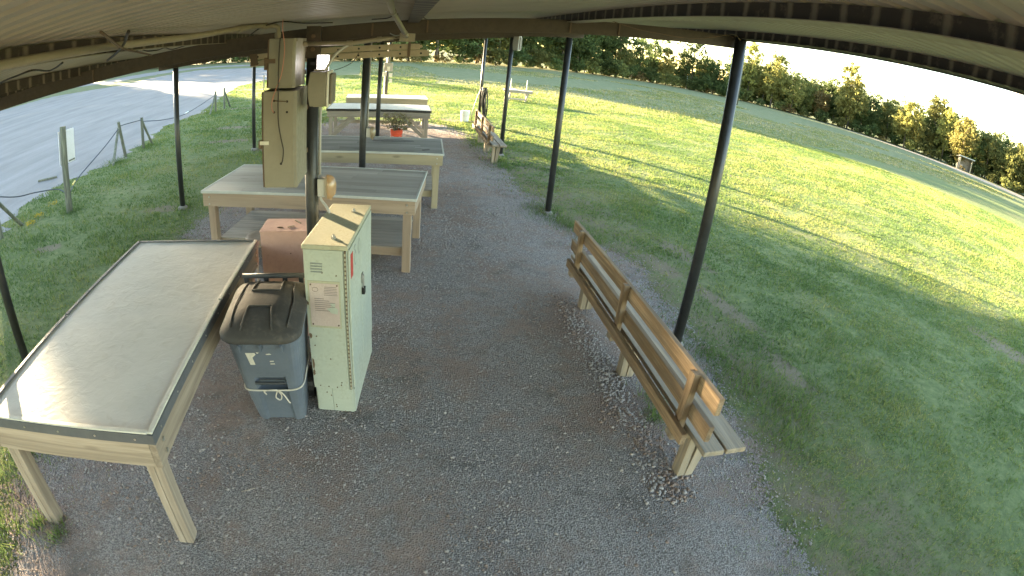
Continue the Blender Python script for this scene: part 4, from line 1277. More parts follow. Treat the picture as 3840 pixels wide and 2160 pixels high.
# ladder stored behind the rafter
def ladder():
    t = thing('ladder', (-0.48, 4.12, 2.36), 0, 'cream ladder stored on edge under the rafters', 'ladder')
    ry = -0.068
    L = 1.36
    for yy, zz, l0, l1 in ((0.0, 0.02, -0.66, 0.63), (0.36, 0.02, -0.66, 0.63), (0.0, -0.032, -0.66, 0.70), (0.36, -0.032, -0.66, 0.70)):
        m = MB()
        m.bar((l0, yy, zz + l0 * 0.068), (l1, yy, zz + l1 * 0.068), 0.024, 0.044)
        rail = m.build('rail', M['wood_ladder'], t, bevel=0.002)
        if yy == 0:
            for k in range(9):
                x = -0.60 + k * 0.155
                if l0 < x < l1:
                    MB().tube([(x, -0.0135, zz + x * 0.068), (x, -0.011, zz + x * 0.068)], 0.008, 10).build('rung_hole', M['black'], rail)
    for k in range(9):
        x = -0.60 + k * 0.155
        MB().tube([(x, 0.012, 0.02 + x * 0.068), (x, 0.348, 0.02 + x * 0.068)], 0.011, 8).build('rung', M['wood_ladder'], t)
    MB().bar((-0.66, -0.014, -0.045), (-0.60, -0.014, -0.04), 0.006, 0.09).build('foot_bracket', M['rust'], t)
    MB().bar((0.55, -0.014, -0.02), (0.55, -0.014, 0.10), 0.02, 0.006).build('hook', M['rust'], t)
    return t
ladder()

# loose cables under the roof
CABLES = [
    ('roof_cable', [(-2.50, 2.75, 2.385), (-2.06, 2.31, 2.43), (-1.81, 2.17, 2.45), (-1.71, 2.17, 2.46), (-1.96, 2.63, 2.44), (-1.81, 2.5, 2.45), (-1.57, 2.23, 2.47)], 0.005, 'cable', 'dark cable looping along the roof at the far left'),
    ('roof_cable', [(-0.84, 1.39, 2.535), (-1.07, 1.94, 2.49), (-1.34, 2.59, 2.47), (-1.62, 3.35, 2.44)], 0.005, 'rust', 'brown cable crossing another under the left purlin'),
    ('roof_cable', [(-0.86, 1.6, 2.535), (-1.05, 1.91, 2.50), (-1.3, 2.28, 2.47), (-1.60, 2.72, 2.445)], 0.006, 'cable', 'short dark cable in the crossing pair under the left purlin'),
    ('roof_cable', [(-1.46, 2.75, 2.48), (-1.52, 2.92, 2.475), (-1.44, 2.83, 2.485), (-1.59, 3.22, 2.47), (-1.58, 3.37, 2.47), (-1.47, 3.23, 2.48), (-1.59, 3.63, 2.465), (-1.42, 3.5, 2.485)], 0.004, 'cable', 'wavy dark cable sagging just before the rafter'),
    ('roof_cable', [(-0.98, 3.5, 2.52), (-0.86, 3.35, 2.565), (-0.75, 3.4, 2.575), (-0.62, 3.5, 2.565), (-0.45, 3.6, 2.57)], 0.004, 'cable', 'dark cable lying over the pipe elbow above the boxes'),
    ('roof_cable', [(-0.20, 3.70, 2.60), (-0.10, 3.6, 2.605), (-0.03, 3.4, 2.625)], 0.004, 'cable', 'dark cable drooping left of the ceiling conduit'),
    ('roof_cable', [(0.12, 3.45, 2.63), (0.16, 3.62, 2.61), (0.24, 3.75, 2.615)], 0.004, 'cable', 'dark cable drooping right of the middle purlin'),
    ('roof_cable', [(1.22, 3.4, 2.72), (1.36, 3.5, 2.738), (1.51, 3.5, 2.72), (1.65, 3.5, 2.712), (1.97, 3.5, 2.725), (2.18, 3.5, 2.775), (2.40, 3.55, 2.845), (2.56, 3.68, 2.83)], 0.0035, 'rust', 'thin brown wire hanging across the rafter to the right post'),
]
for n, pts, r, m, lab in CABLES:
    pts = [(x, y, z - (0.022 if x < -0.8 else 0.0)) for x, y, z in pts]
    tag(MB().tube(catmull(pts, 7), r, 6).build(n, M[m], smooth=True), lab, 'cable')
tag(MB().tube(catmull([(4.0, 1.2, 3.10), (4.0, 1.89, 3.04), (4.0, 2.63, 3.0), (4.0, 3.05, 3.02), (4.0, 3.45, 3.07), (4.0, 3.76, 3.08), (4.0, 4.09, 3.03), (4.0, 4.53, 3.0), (4.0, 4.91, 3.01), (4.0, 5.34, 3.04)], 5), 0.0035, 6).build('overhead_wire', M['grey_pvc'], smooth=True),
    'thin grey wire sagging against the sky outside the right eave', 'wire')
tb = thing('rolled_tube', (2.72, 3.83, 2.29), 0, 'pale green strip of tube fixed to the top of the near right post', 'tube')
MB().tube([(0, 0, 0), (-0.01, 0, 0.56)], 0.021, 12).build('tube', M['fence_post'][2], tb, smooth=True)
MB().bar((-0.02, -0.02, 0.1), (-0.06, -0.05, 0.1), 0.012, 0.012).build('clip', M['zinc'], tb)
MB().bar((-0.02, -0.02, 0.48), (-0.06, -0.05, 0.48), 0.012, 0.012).build('clip', M['zinc'], tb)

# meter boxes on the last centre post
mb = thing('meter_board', (-0.345, 17.29, 0.95), 0, 'pale meter boxes and conduits on the farthest centre post', 'meter board')
for nm, (x0, x1, y0, y1, z0, z1), m in (('panel', (-0.11, 0.17, -0.02, 0.0, 0.58, 0.86), 'grey_pvc'), ('meter_box', (-0.01, 0.085, -0.085, -0.021, 0.60, 0.74), 'white_trim'), ('switch_box', (-0.13, -0.02, -0.075, -0.021, 0.42, 0.56), 'white_trim'),
                                        ('switch_box', (0.06, 0.17, -0.075, -0.005, 0.40, 0.53), 'white_trim'), ('outlet_cover', (0.08, 0.17, -0.075, -0.005, 0.22, 0.34), 'white_trim')):
    MB().bb(x0, x1, y0, y1, z0, z1).build(nm, M[m], mb, bevel=0.006)
MB().tube([(-0.06, -0.01, -0.9), (-0.06, -0.01, 0.42)], 0.022, 8).build('conduit', M['white_trim'], mb)
MB().tube([(0.0, -0.03, 0.86), (0.01, -0.03, 1.5)], 0.016, 8).build('conduit', M['white_trim'], mb)
MB().tube([(0.06, -0.03, 0.86), (0.10, -0.03, 1.5)], 0.014, 8).build('conduit', M['pvc'], mb)

# ------------------------------------------------------------------ bucket, planter, hose, far stand
def bucket(loc, r0, r1, h, mat, label, name, plant=False):
    t = thing(name, loc, 0, label, 'bucket')
    A = np.linspace(0, 2 * math.pi, 25)[:-1]
    rs = []
    for q, z in ((r0 * 0.96, 0.0), (r0, 0.006), (r1 * 0.96, h * 0.78), (r1 * 1.03, h * 0.785), (r1 * 1.03, h * 0.82), (r1 * 0.98, h * 0.825), (r1, h * 0.97), (r1 * 1.03, h * 0.975), (r1 * 1.03, h), (r1 * 0.96, h), (r1 * 0.93, h * 0.75), (r0 * 0.9, h * 0.70)):
        rs.append([(q * math.cos(a), q * math.sin(a), z) for a in A])
    MB().rings(rs).build('shell', mat, t, smooth=False)
    MB().tube([(r1 * 1.06 * math.cos(a), r1 * 1.06 * math.sin(a) * 0.9 - 0.01, h * 0.86 - 0.11 * abs(math.sin(a))) for a in np.linspace(math.pi, 2 * math.pi, 15)], 0.003, 6).build('handle', M['zinc'], t)
    if plant:
        rg = np.random.default_rng(5)
        m = MB()
        for i in range(26):
            a = rg.random() * 6.28
            r = rg.uniform(0.05, 0.30)
            z1 = rg.uniform(0.16, 0.36)
            m.tube(catmull([(0.03 * math.cos(a), 0.03 * math.sin(a), h * 0.7), (0.5 * r * math.cos(a), 0.5 * r * math.sin(a), h + 0.55 * z1), (r * math.cos(a), r * math.sin(a), h + z1)], 3), 0.004, 4)
        m.build('stems', M['bark'], t)
        n = 420
        V = []
        F = []
        for i in range(n):
            a = rg.random() * 6.28
            r = 0.34 * math.sqrt(rg.random())
            c = np.array([r * math.cos(a), r * math.sin(a), h + rg.uniform(0.02, 0.40) * (1 - 0.3 * r)])
            d = rg.normal(size=3)
            d /= np.linalg.norm(d)
            e = np.cross(d, rg.normal(size=3))
            e /= np.linalg.norm(e)
            l, wd = rg.uniform(0.025, 0.05), rg.uniform(0.012, 0.02)
            o = len(V)
            V += [c - d * l, c + e * wd, c + d * l, c - e * wd]
            F.append((o, o + 1, o + 2, o + 3))
        lv = np_mesh('foliage', np.array(V), np.array(F), M['leaf_dry'], kind='stuff')
        lv.parent = t
    return t
bucket((0.045, 12.65, 0), 0.125, 0.145, 0.40, M['orange'], 'orange-red bucket planter with a dry bushy plant before the braced table', 'planter_bucket', True)
bucket((2.24, 17.30, 0), 0.125, 0.150, 0.36, M['white'], 'white plastic bucket standing on sunlit grass by the far bench', 'plastic_bucket')

def hose():
    t = thing('coiled_hose', (2.62, 16.85, 1.12), 0, 'black hose coiled on the farthest right post', 'hose')
    rg = random.Random(4)
    MB().tube([(0.0, -0.04, 0.06), (0.03, -0.14, 0.07)], 0.012, 8).build('hook', M['dark_steel'], t)
    for i in range(16):
        L = rg.uniform(0.60, 0.95)
        W = rg.uniform(0.015, 0.07)
        ox, oy = rg.uniform(-0.03, 0.09), -0.07 - i * 0.009
        pts = []
        for k in range(25):
            a = 2 * math.pi * k / 24
            pts.append((ox + 0.06 + W * math.sin(a) + 0.05 * (1 - math.cos(a)) * 0.5, oy + 0.02 * math.sin(2 * a), 0.08 - L * (1 - math.cos(a)) / 2))
        MB().tube(pts, 0.013, 7, cap=False).build('coil', M['hose'], t, smooth=True)
    MB().tube(catmull([(-0.02, -0.12, 0.06), (-0.12, -0.10, -0.25), (-0.22, -0.05, -0.7), (-0.22, 0.1, -1.0), (-0.12, 0.3, -1.10)], 6), 0.011, 7).build('tail', M['hose'], t, smooth=True)
    MB().tube(catmull([(0.10, -0.12, -0.6), (0.22, -0.06, -0.85), (0.38, 0.1, -1.0), (0.55, 0.35, -1.10)], 6), 0.011, 7).build('tail', M['hose'], t, smooth=True)
    return t
hose()

def field_stand():
    t = thing('start_stand', (5.85, 25.9, 0), -0.12, 'low grey wooden stand with two upright stakes out on the grass', 'stand')
    O = M['old_wood']
    for i in range(4):
        MB().bb(-0.74, 0.70, -0.30 + i * 0.15, -0.155 + i * 0.15, 0.50, 0.53).build('top_board', O[0], t)
    for s in (-1, 1):
        MB().bb(-0.70, 0.66, s * 0.27 - 0.02, s * 0.27 + 0.02, 0.41, 0.499).build('apron_board', O[0], t)
        MB().bb(s * 0.39 - 0.02, s * 0.39 + 0.02, -0.02, 0.02, 0.53, 1.07).build('stake', M['white_trim'], t)
        for e in (-1, 1):
            MB().bar((s * 0.42 + e * 0.06, e * 0.26, 0.0), (s * 0.42 - e * 0.04, e * 0.2, 0.41), 0.05, 0.08).build('leg', O[2], t)
    MB().bb(-0.45, 0.45, -0.24, -0.20, 0.07, 0.14).build('stretcher', O[0], t)
    MB().rings([[(-0.62 + 0.05 * q * math.cos(a), -0.34 + 0.03 * q * math.sin(a), z) for a in np.linspace(0, 2 * math.pi, 10)[:-1]] for q, z in ((0.6, 0.08), (1.1, 0.16), (0.9, 0.36), (0.3, 0.44))]).build('hanging_rag', M['sticker'], t)
    MB().rings([[(-0.25 + 0.2 * q * math.cos(a), 0.0 + 0.14 * q * math.sin(a), z) for a in np.linspace(0, 2 * math.pi, 12)[:-1]] for q, z in ((1.0, 0.531), (0.9, 0.56), (0.4, 0.60), (0.1, 0.61))]).build('white_bundle', M['white_trim'], t)
    return t
field_stand()

# ------------------------------------------------------------------ rope fence along the road
def stake_post(x, y, h, brace, label, lean=0.0, r=0.042):
    t = thing('fence_post', (x, y, 0), 0, label, 'fence post', 'braced posts of the rope fence by the road')
    MB().tube([(0, 0, -0.05), (0, lean, h)], [r, r * 0.92], 10).build('post', M['fence_post'][2], t)
    if brace is not None:
        MB().tube([(brace[0], brace[1], -0.03), (0, lean * 0.9 + math.copysign(0.04, brace[1]), h * 0.84)], r * 0.8, 9).build('brace', M['fence_post'][2], t)
    return t
stake_post(-6.38, 6.66, 0.72, (0.02, 0.62), 'short dark braced fence post at the left picture edge by the road')
stake_post(-6.66, 12.03, 0.90, (0.10, -0.88), 'leaning braced fence post nearest the sign post', lean=-0.27)
stake_post(-6.63, 13.0, 0.80, (0.05, 0.50), 'upright braced fence post third along the rope fence')
stake_post(-6.70, 19.33, 0.79, (-0.03, -0.62), 'braced fence post with its brace leaning left, in the far pair')
stake_post(-6.69, 20.36, 0.82, (0.04, 0.66), 'braced fence post with its brace leaning right, in the far pair')
stake_post(-6.92, 27.7, 0.80, None, 'single plain stake at the far end of the rope fence', r=0.035)
sg = thing('sign_post', (-5.63, 7.80, 0), 0, 'thick weathered post carrying a blank-backed white sign beside the road', 'sign')
MB().tube([(0, 0, -0.05), (0.0, 0.10, 1.43)], [0.062, 0.055], 12).build('post', M['fence_post'][2], sg)
MB().rings([[(-0.075 + e, y, z) for y, z in ((0.02, 0.79), (0.52, 0.775), (0.55, 1.33), (0.05, 1.35))] for e in (-0.008, 0.0)]).build('sign_board', M['white'], sg)
MB().bb(-0.075, -0.068, 0.30, 0.50, 0.80, 0.82).build('sign_batten', M['fence_post'][0], sg)
ROPES = [([(-6.38, 6.66, 0.68), (-6.33, 7.2, 0.50), (-6.3, 7.7, 0.41), (-6.0, 8.0, 0.36), (-5.68, 7.82, 0.34)], 'dark rope sagging from the left-edge post to the sign post'),
         ([(-5.66, 7.84, 0.20), (-6.1, 8.6, 0.16), (-6.5, 9.5, 0.17), (-6.58, 10.3, 0.33), (-6.6, 11.0, 0.52), (-6.65, 11.76, 0.76)], 'dark rope rising from the sign post to the leaning post'),
         ([(-6.63, 13.0, 0.70), (-6.65, 14.4, 0.51), (-6.65, 15.9, 0.41), (-6.66, 17.2, 0.47), (-6.68, 18.4, 0.57), (-6.7, 19.33, 0.66)], 'dark rope sagging between the two pairs of fence posts'),
         ([(-6.65, 11.77, 0.80), (-6.65, 12.4, 0.77), (-6.63, 13.0, 0.74)], 'short dark rope joining the leaning post and its upright neighbour')]
for pts, lab in ROPES:
    tag(MB().tube(catmull(pts, 7), 0.011, 6).build('fence_rope', M['dark_rope'], smooth=True), lab, 'rope')
tag(MB().tube([(-6.30, 8.98, 0.175), (-6.40, 9.22, 0.18)], 0.018, 8).build('yellow_sleeve', M['yellow_tape']), 'yellow sleeve on the rope next to the sign post', 'sleeve')
tag(MB().tube([(-6.652, 16.15, 0.43), (-6.655, 16.45, 0.445)], 0.018, 8).build('white_sleeve', M['white']), 'white sleeve on the rope between the fence post pairs', 'sleeve')
tag(MB().bar((-8.1, 10.1, 0.03), (-7.7, 10.35, 0.03), 0.05, 0.04).build('wood_scrap', M['fence_post'][0]), 'short dark stick lying on the pale road behind the sign', 'stick')

# far fence posts, sheds
for i, (x, y, h, lab) in enumerate(((-29.5, 79.4, 1.9, 'leftmost slim white post before the dark trees across the road'), (-21.0, 74.0, 2.6, 'tall slim white post before the trees left of the electrical boxes'),
                                    (-7.5, 70.6, 2.0, 'slim pale green post behind the speaker at the foot of the trees'), (34.8, 98.2, 2.9, 'slim white post at the foot of the trees right of the second post'),
                                    (55.5, 96.0, 2.6, 'slim white post at the foot of the trees just left of the near right post'))):
    p = thing('marker_post', (x, y, 0), 0, lab, 'post')
    MB().tube([(0, 0, 0), (0.02 * (i % 2), 0, h)], 0.11, 8).build('shaft', M['white_trim'] if i != 2 else M['green_wall'], p)
    MB().tube([(0.02 * (i % 2), 0, h), (0.02 * (i % 2), 0, h + 0.06)], 0.13, 8).build('cap', M['white_trim'], p)
gw = thing('metal_building', (-40.0, 75.5, 0), 0, 'pale green metal building seen under the rafter beyond the road', 'building')
MB().bb(-5, 5.3, -5.5, 4.2, 0, 3.4).build('wall', M['green_wall'], gw)
for kx in range(14):
    MB().bb(-5 + kx * 0.74, -4.9 + kx * 0.74, -5.58, -5.5, 0.05, 3.35).build('wall_rib', M['green_wall'], gw)
for ky in range(12):
    MB().bb(5.3, 5.38, -5.4 + ky * 0.8, -5.3 + ky * 0.8, 0.05, 3.35).build('wall_rib', M['green_wall'], gw)
MB().bb(5.3, 5.36, 2.2, 3.8, 0.0, 2.6).build('door', M['dark_steel'], gw)
MB().rings([[(-5.4, y, 3.4 + z) for y, z in ((-5.9, 0), (4.6, 0), (-0.65, 1.1))], [(5.7, y, 3.4 + z) for y, z in ((-5.9, 0), (4.6, 0), (-0.65, 1.1))]]).build('roof', M['trim'], gw)
_x, _y = TL(60.2, -3.0)
sh = thing('small_shed', (_x, _y, 0), R(-60.2) + 0.25, 'small open-fronted grey shed at the edge of the right-hand trees', 'shed')
for nm, b, m in (('back_wall', (-1.2, 1.2, 1.3, 1.38, 0, 2.0), 'old_wood'), ('side_wall', (-1.28, -1.2, -0.2, 1.38, 0, 2.05), 'old_wood'), ('side_wall', (1.2, 1.28, -0.2, 1.38, 0, 2.05), 'old_wood')):
    MB().bb(*b).build(nm, M[m][2], sh)
for s in (-1, 1):
    MB().bb(s * 1.2 - 0.09, s * 1.2 + 0.09, -0.42, -0.24, 0, 2.15).build('corner_post', M['cream_paint'][2], sh)
MB().box((0, 0.4, 2.26), (3.2, 2.4, 0.12), (-0.12, 0, 0)).build('roof', M['trim'], sh)
MB().bb(-1.7, -0.6, -0.9, -0.5, 0, 1.0).build('crate', M['lumber'][0], sh)

# ------------------------------------------------------------------ trees
def crown_mesh(name, mat, n_clump, per, rx, rz, z0, leaf, seed, shape='round', hollow=0.35):
    rg = np.random.default_rng(seed)
    # clump centres in a lumpy ellipsoid
    C = []
    lob = rg.normal(size=(7, 3))
    lob /= np.linalg.norm(lob, axis=1)[:, None]
    while len(C) < n_clump:
        p = rg.uniform(-1, 1, 3)
        r = np.linalg.norm(p)
        if r > 1 or r < 1e-3:
            continue
        u = p / r
        lump = 0.72 + 0.28 * np.max(lob @ u) ** 2 + 0.10 * rg.normal()
        if shape == 'cone':
            lim = max(0.05, (1 - p[2]) * 0.5)
            if np.hypot(p[0], p[1]) > lim or r < 0.1:
                continue
        elif r > lump or r < hollow * rg.random():
            continue
        C.append((p[0] * rx, p[1] * rx, z0 + (p[2] + 1) * rz))
    C = np.array(C)
    n = n_clump * per
    cr = rg.uniform(0.35, 0.75, n_clump) * (rx / 3.0)
    off = rg.normal(size=(n_clump, per, 3)) * 0.5
    P = (C[:, None, :] + off * cr[:, None, None] * np.array([1.15, 1.15, 0.75])).reshape(-1, 3)
    d = rg.normal(size=(n, 3))
    d[:, 2] *= 0.6
    d /= np.linalg.norm(d, axis=1)[:, None]
    e = np.cross(d, rg.normal(size=(n, 3)))
    e /= np.linalg.norm(e, axis=1)[:, None]
    l = (leaf * rg.uniform(0.6, 1.3, n))[:, None]
    w = l * rg.uniform(0.45, 0.8, n)[:, None]
    V = np.stack([P - d * l, P + e * w, P + d * l, P - e * w], 1).reshape(-1, 3)
    V[:, 2] = np.maximum(V[:, 2], 0.05)
    F = np.arange(n * 4).reshape(-1, 4)
    me_o = np_mesh(name, V, F, mat)
    return me_o

def trunk_mesh(h, r, seed, limbs=5):
    rg = random.Random(seed)
    m = MB()
    pts = [(0, 0, -0.1)]
    x = y = 0
    for i in range(1, 6):
        x += rg.uniform(-0.12, 0.12)
        y += rg.uniform(-0.12, 0.12)
        pts.append((x, y, h * i / 5))
    m.tube(catmull(pts, 3), [r * (1 - 0.75 * k / 15) for k in range(16)], 8)
    for i in range(limbs):
        b = pts[rg.randint(2, 4)]
        a = rg.uniform(0, 6.28)
        L = rg.uniform(1.2, 2.4) * h / 6
        e = (b[0] + L * math.cos(a), b[1] + L * math.sin(a), b[2] + L * rg.uniform(0.5, 1.0))
        mid = ((b[0] + e[0]) / 2 + 0.1, (b[1] + e[1]) / 2, (b[2] + e[2]) / 2 - 0.15)
        m.tube(catmull([b, mid, e], 3), [r * 0.42 * (1 - 0.8 * k / 6) for k in range(7)], 6)
    return m

PROTO = {}
def proto(key, kind, mat, n, per, rx, rz, z0, leaf, seed, trunk_h, trunk_r, shape='round', hollow=0.35, nm='oak_tree'):
    t = thing(nm, (0, 0, -200), 0, 'prototype', 'tree')
    c = crown_mesh('crown', M[mat], n, per, rx, rz, z0, leaf, seed, shape, hollow)
    c.parent = t
    tr = trunk_mesh(trunk_h, trunk_r, seed).build('trunk', M['bark'], t, smooth=True)
    PROTO[key] = t
# height about 9 m
proto('dark_a', 'oak', 'leaf_dark', 150, 30, 3.3, 4.1, 0.3, 0.20, 1, 6.5, 0.20)
proto('dark_b', 'oak', 'leaf_dark', 140, 32, 3.0, 4.3, 0.2, 0.19, 2, 6.5, 0.18)
proto('olive_a', 'oak', 'leaf_olive', 140, 30, 3.2, 4.0, 0.3, 0.20, 3, 6.2, 0.19)
proto('olive_b', 'oak', 'leaf_olive', 125, 32, 2.8, 4.2, 0.2, 0.19, 4, 6.4, 0.17)
proto('gold_a', 'oak', 'leaf_gold', 130, 30, 2.9, 3.9, 0.6, 0.19, 5, 6.2, 0.17)
proto('gold_b', 'oak', 'leaf_gold', 110, 32, 2.3, 4.1, 0.6, 0.18, 6, 6.4, 0.15)
proto('rust_a', 'oak', 'leaf_rust', 90, 28, 2.3, 3.2, 0.5, 0.18, 7, 5.2, 0.14)
proto('open_a', 'oak', 'leaf_dark', 72, 30, 3.4, 3.3, 2.6, 0.20, 8, 7.4, 0.24, hollow=0.8)
proto('cedar_a', 'cedar', 'leaf_cedar', 120, 30, 3.0, 4.0, 0.2, 0.16, 9, 6.0, 0.16, shape='cone', nm='cedar_tree')
proto('bush_a', 'bush', 'leaf_dark', 60, 26, 1.9, 1.4, 0.0, 0.15, 10, 1.2, 0.06, nm='bush')
proto('bush_b', 'bush', 'leaf_olive', 55, 26, 1.8, 1.25, 0.0, 0.15, 11, 1.1, 0.06, nm='bush')
proto('bush_c', 'bush', 'leaf_rust', 30, 24, 1.6, 0.8, 0.0, 0.13, 12, 0.8, 0.05, nm='bush')
proto('shade_a', 'oak', 'leaf_dark', 430, 34, 3.3, 4.3, 0.0, 0.24, 21, 6.5, 0.20, hollow=0.1)
proto('shade_b', 'oak', 'leaf_dark', 400, 34, 3.0, 4.4, 0.0, 0.24, 22, 6.5, 0.18, hollow=0.1)
USED = set()
ORD = ['', 'second ', 'third ']
def plant(key, x, y, s, rz, label, cat, group, sz=None):
    p = PROTO[key]
    if key not in USED:
        o = p
        USED.add(key)
    else:
        o = copy_tree(p)
    o.location = (x, y, 0)
    o.rotation_euler = (0, 0, rz)
    o.scale = (s, s, sz if sz else s)
    tag(o, label, cat, group)
    return o

WORDS = ['first', 'second', 'third', 'fourth', 'fifth', 'sixth', 'seventh', 'eighth', 'ninth', 'tenth', 'eleventh', 'twelfth', 'thirteenth', 'fourteenth', 'fifteenth',
         'sixteenth', 'seventeenth', 'eighteenth', 'nineteenth', 'twentieth', 'twenty-first', 'twenty-second', 'twenty-third', 'twenty-fourth', 'twenty-fifth',
         'twenty-sixth', 'twenty-seventh', 'twenty-eighth', 'twenty-ninth', 'thirtieth', 'thirty-first', 'thirty-second', 'thirty-third', 'thirty-fourth', 'thirty-fifth',
         'thirty-sixth', 'thirty-seventh', 'thirty-eighth', 'thirty-ninth', 'fortieth', 'forty-first', 'forty-second', 'forty-third', 'forty-fourth', 'forty-fifth', 'forty-sixth', 'forty-seventh', 'forty-eighth', 'forty-ninth', 'fiftieth', 'fifty-first', 'fifty-second', 'fifty-third', 'fifty-fourth', 'fifty-fifth']
LOOK = {'dark': 'dark green oak', 'olive': 'olive green oak', 'gold': 'golden turning oak', 'rust': 'rusty brown oak', 'open': 'open-crowned dark oak', 'cedar': 'dark conical cedar'}
COUNT = {}
def nth(key):
    COUNT[key] = COUNT.get(key, 0) + 1
    return WORDS[COUNT[key] - 1] if COUNT[key] <= len(WORDS) else 'last'

rt = random.Random(77)
# front row of the wood: (bearing, kind, height scale)
az = -33.0
row = []
while az < 83:
    d = float(np.interp(az, TL_A, TL_D))
    if az < 22:
        kind = rt.choices(['dark_a', 'dark_b', 'olive_a', 'cedar_a', 'olive_b', 'rust_a'], [5, 5, 2.0, 2.5, 1.5, 0.7])[0]
        s = rt.uniform(0.92, 1.25) if az > -16 else rt.uniform(0.68, 0.82)
    elif az < 36:
        kind = rt.choices(['dark_a', 'dark_b', 'olive_a', 'gold_b', 'rust_a', 'open_a'], [2, 3, 2, 2, 2, 0])[0]
        s = rt.uniform(0.55, 0.85)
    else:
        kind = rt.choices(['dark_a', 'olive_a', 'olive_b', 'gold_a', 'gold_b', 'rust_a', 'dark_b'], [1.2, 3.2, 2.8, 2.5, 2.5, 0.4, 1.0])[0]
        s = rt.uniform(0.55, 1.12)
    row.append((az, kind, s, rt.uniform(-2.5, 2.5)))
    az += math.degrees(rt.uniform(2.4, 3.6) / d)
# the named silhouettes against the sky
row += [(22.6, 'open_a', 1.02, 1.0), (26.2, 'open_a', 0.98, 2.0), (30.4, 'open_a', 1.05, 0.0), (32.0, 'dark_b', 0.72, 2.0), (36.3, 'olive_a', 1.05, 1.0), (39.0, 'gold_a', 1.06, -1.0),
        (47.0, 'gold_b', 1.25, 0.0), (56.6, 'olive_b', 1.22, 3.0), (53.5, 'gold_a', 0.95, -2.0), (64.8, 'olive_a', 0.85, 0.0)]
row.sort()
for a, kind, s, off in row:
    x, y = TL(a, off)
    base = kind.split('_')[0]
    side = 'right of the near post' if a > 33.5 else ('left of the boxes' if a < -11 else 'between the posts')
    w = nth(('front', base, side))
    k_ = 1.13 if a > 21 else 1.1
    plant(kind, x, y, s * k_ * rt.uniform(0.82, 1.05), rt.uniform(0, 6.28), '%s %s from the left in the far wood, %s' % (w, LOOK[base], side), 'tree', 'trees along the front of the far wood', s * k_ * rt.uniform(0.95, 1.22))
# second row behind, taller and darker
az = -32.0
while az < 82:
    d = float(np.interp(az, TL_A, TL_D)) + 7
    if az < 21 or az > 35:
        kind = rt.choices(['dark_a', 'dark_b', 'olive_a'], [4, 4, 2])[0]
        s = (rt.uniform(1.2, 1.45) if az > -14 else 0.8) if az < 21 else rt.uniform(1.0, 1.22)
        x, y = TL(az, 7 + rt.uniform(-2, 2))
        base = kind.split('_')[0]
        side = 'right of the near post' if az > 33 else ('left of the boxes' if az < -11 else 'between the posts')
        plant(kind, x, y, s, rt.uniform(0, 6.28), '%s tall %s at the back of the wood, %s' % (nth(('back', base, side)), LOOK[base], side), 'tree', 'taller trees behind the front row', s)
    az += math.degrees(rt.uniform(2.8, 3.8) / d)
# bushes closing the foot of the wood
az = -31.0
while az < 83:
    d = float(np.interp(az, TL_A, TL_D)) - 3
    kind = rt.choices(['bush_a', 'bush_b', 'bush_c'], [5, 3, 1] if az < 36 else [2, 4, 1.5])[0]
    s = rt.uniform(0.55, 1.15) if az > 36 else rt.uniform(0.75, 1.5)
    x, y = TL(az, -3 + rt.uniform(-1.3, 1.8))
    look = {'bush_a': 'dark green', 'bush_b': 'olive', 'bush_c': 'rusty brown'}[kind]
    side = 'right of the near post' if az > 33.5 else ('left of the boxes' if az < -11 else 'between the posts')
    plant(kind, x, y, s, rt.uniform(0, 6.28), '%s %s bush from the left below the wood, %s' % (nth(('bush', look, side)), look, side), 'bush', 'bushes at the foot of the wood')
    az += math.degrees((rt.uniform(1.8, 4.2) if az > 36 else rt.uniform(1.5, 2.8)) / d)

az = 17.0
while az < 83:
    d = float(np.interp(az, TL_A, TL_D)) + 3
    kind = rt.choices(['bush_a', 'bush_b'], [4, 2])[0]
    s = rt.uniform(1.5, 2.2)
    x, y = TL(az, 3.5 + rt.uniform(-1.0, 1.5))
    look = {'bush_a': 'dark green', 'bush_b': 'olive'}[kind]
    side = 'right of the near post' if az > 33.5 else 'between the posts'
    plant(kind, x, y, s, rt.uniform(0, 6.28), '%s %s thicket from the left among the trunks, %s' % (nth(('thicket', look, side)), look, side), 'bush', 'thickets among the trunks of the wood')
    az += math.degrees(rt.uniform(3.0, 4.4) / d)

# trees across the road on the sunny side: they throw the long shade over the shelter
HX, HY = -math.sin(SUN_AZ), math.cos(SUN_AZ)
LX, LY = HY, -HX
def sunpos(s, u):
    return s * HX + u * LX, s * HY + u * LY
tl = math.tan(SUN_EL)
def shade_tree(u, s, H, kind, width, lab):
    x, y = sunpos(s, u)
    h0 = 8.9
    w0 = 3.1
    plant(kind, x, y, width / w0, rt.uniform(0, 6.28), lab, 'tree', 'trees across the road on the left', H / h0)
i = 0
for u in list(np.arange(-64, -12.0, 2.1)) + list(np.arange(-12, -1.0, 1.1)) + [-0.55, 0.1, 0.45, 1.15, 1.7, 2.3, 2.95, 3.5, 4.5, 5.6, 6.6, 7.3]:
    i += 1
    gap = 1.1 < u < 2.7
    H = (12.25 if u < -3.2 else 11.95) if u < -0.3 else (12.72 if gap else 13.6)
    shade_tree(u, 82 + rt.uniform(-1.2, 1.2), H + rt.uniform(-0.15, 0.15), rt.choice(['shade_a', 'shade_b']), 2.6 if u < -12 else 1.5 if u < -2 else (0.95 if u < 3 else 1.15), 'dark oak across the road, %s from the near end of its row' % WORDS[i - 1])
i = 0
for u in list(np.arange(-62, -3, 3.1)) + [5.2, 6.3]:
    i += 1
    shade_tree(u, 90 + rt.uniform(-1.5, 1.5), 12.7 if u < 0 else 14.4, rt.choice(['shade_a', 'shade_b']), 2.8 if (u < -5) else 1.5, 'rear oak across the road, %s from the near end of its row' % WORDS[i - 1])
x, y = sunpos(83, 7.9)
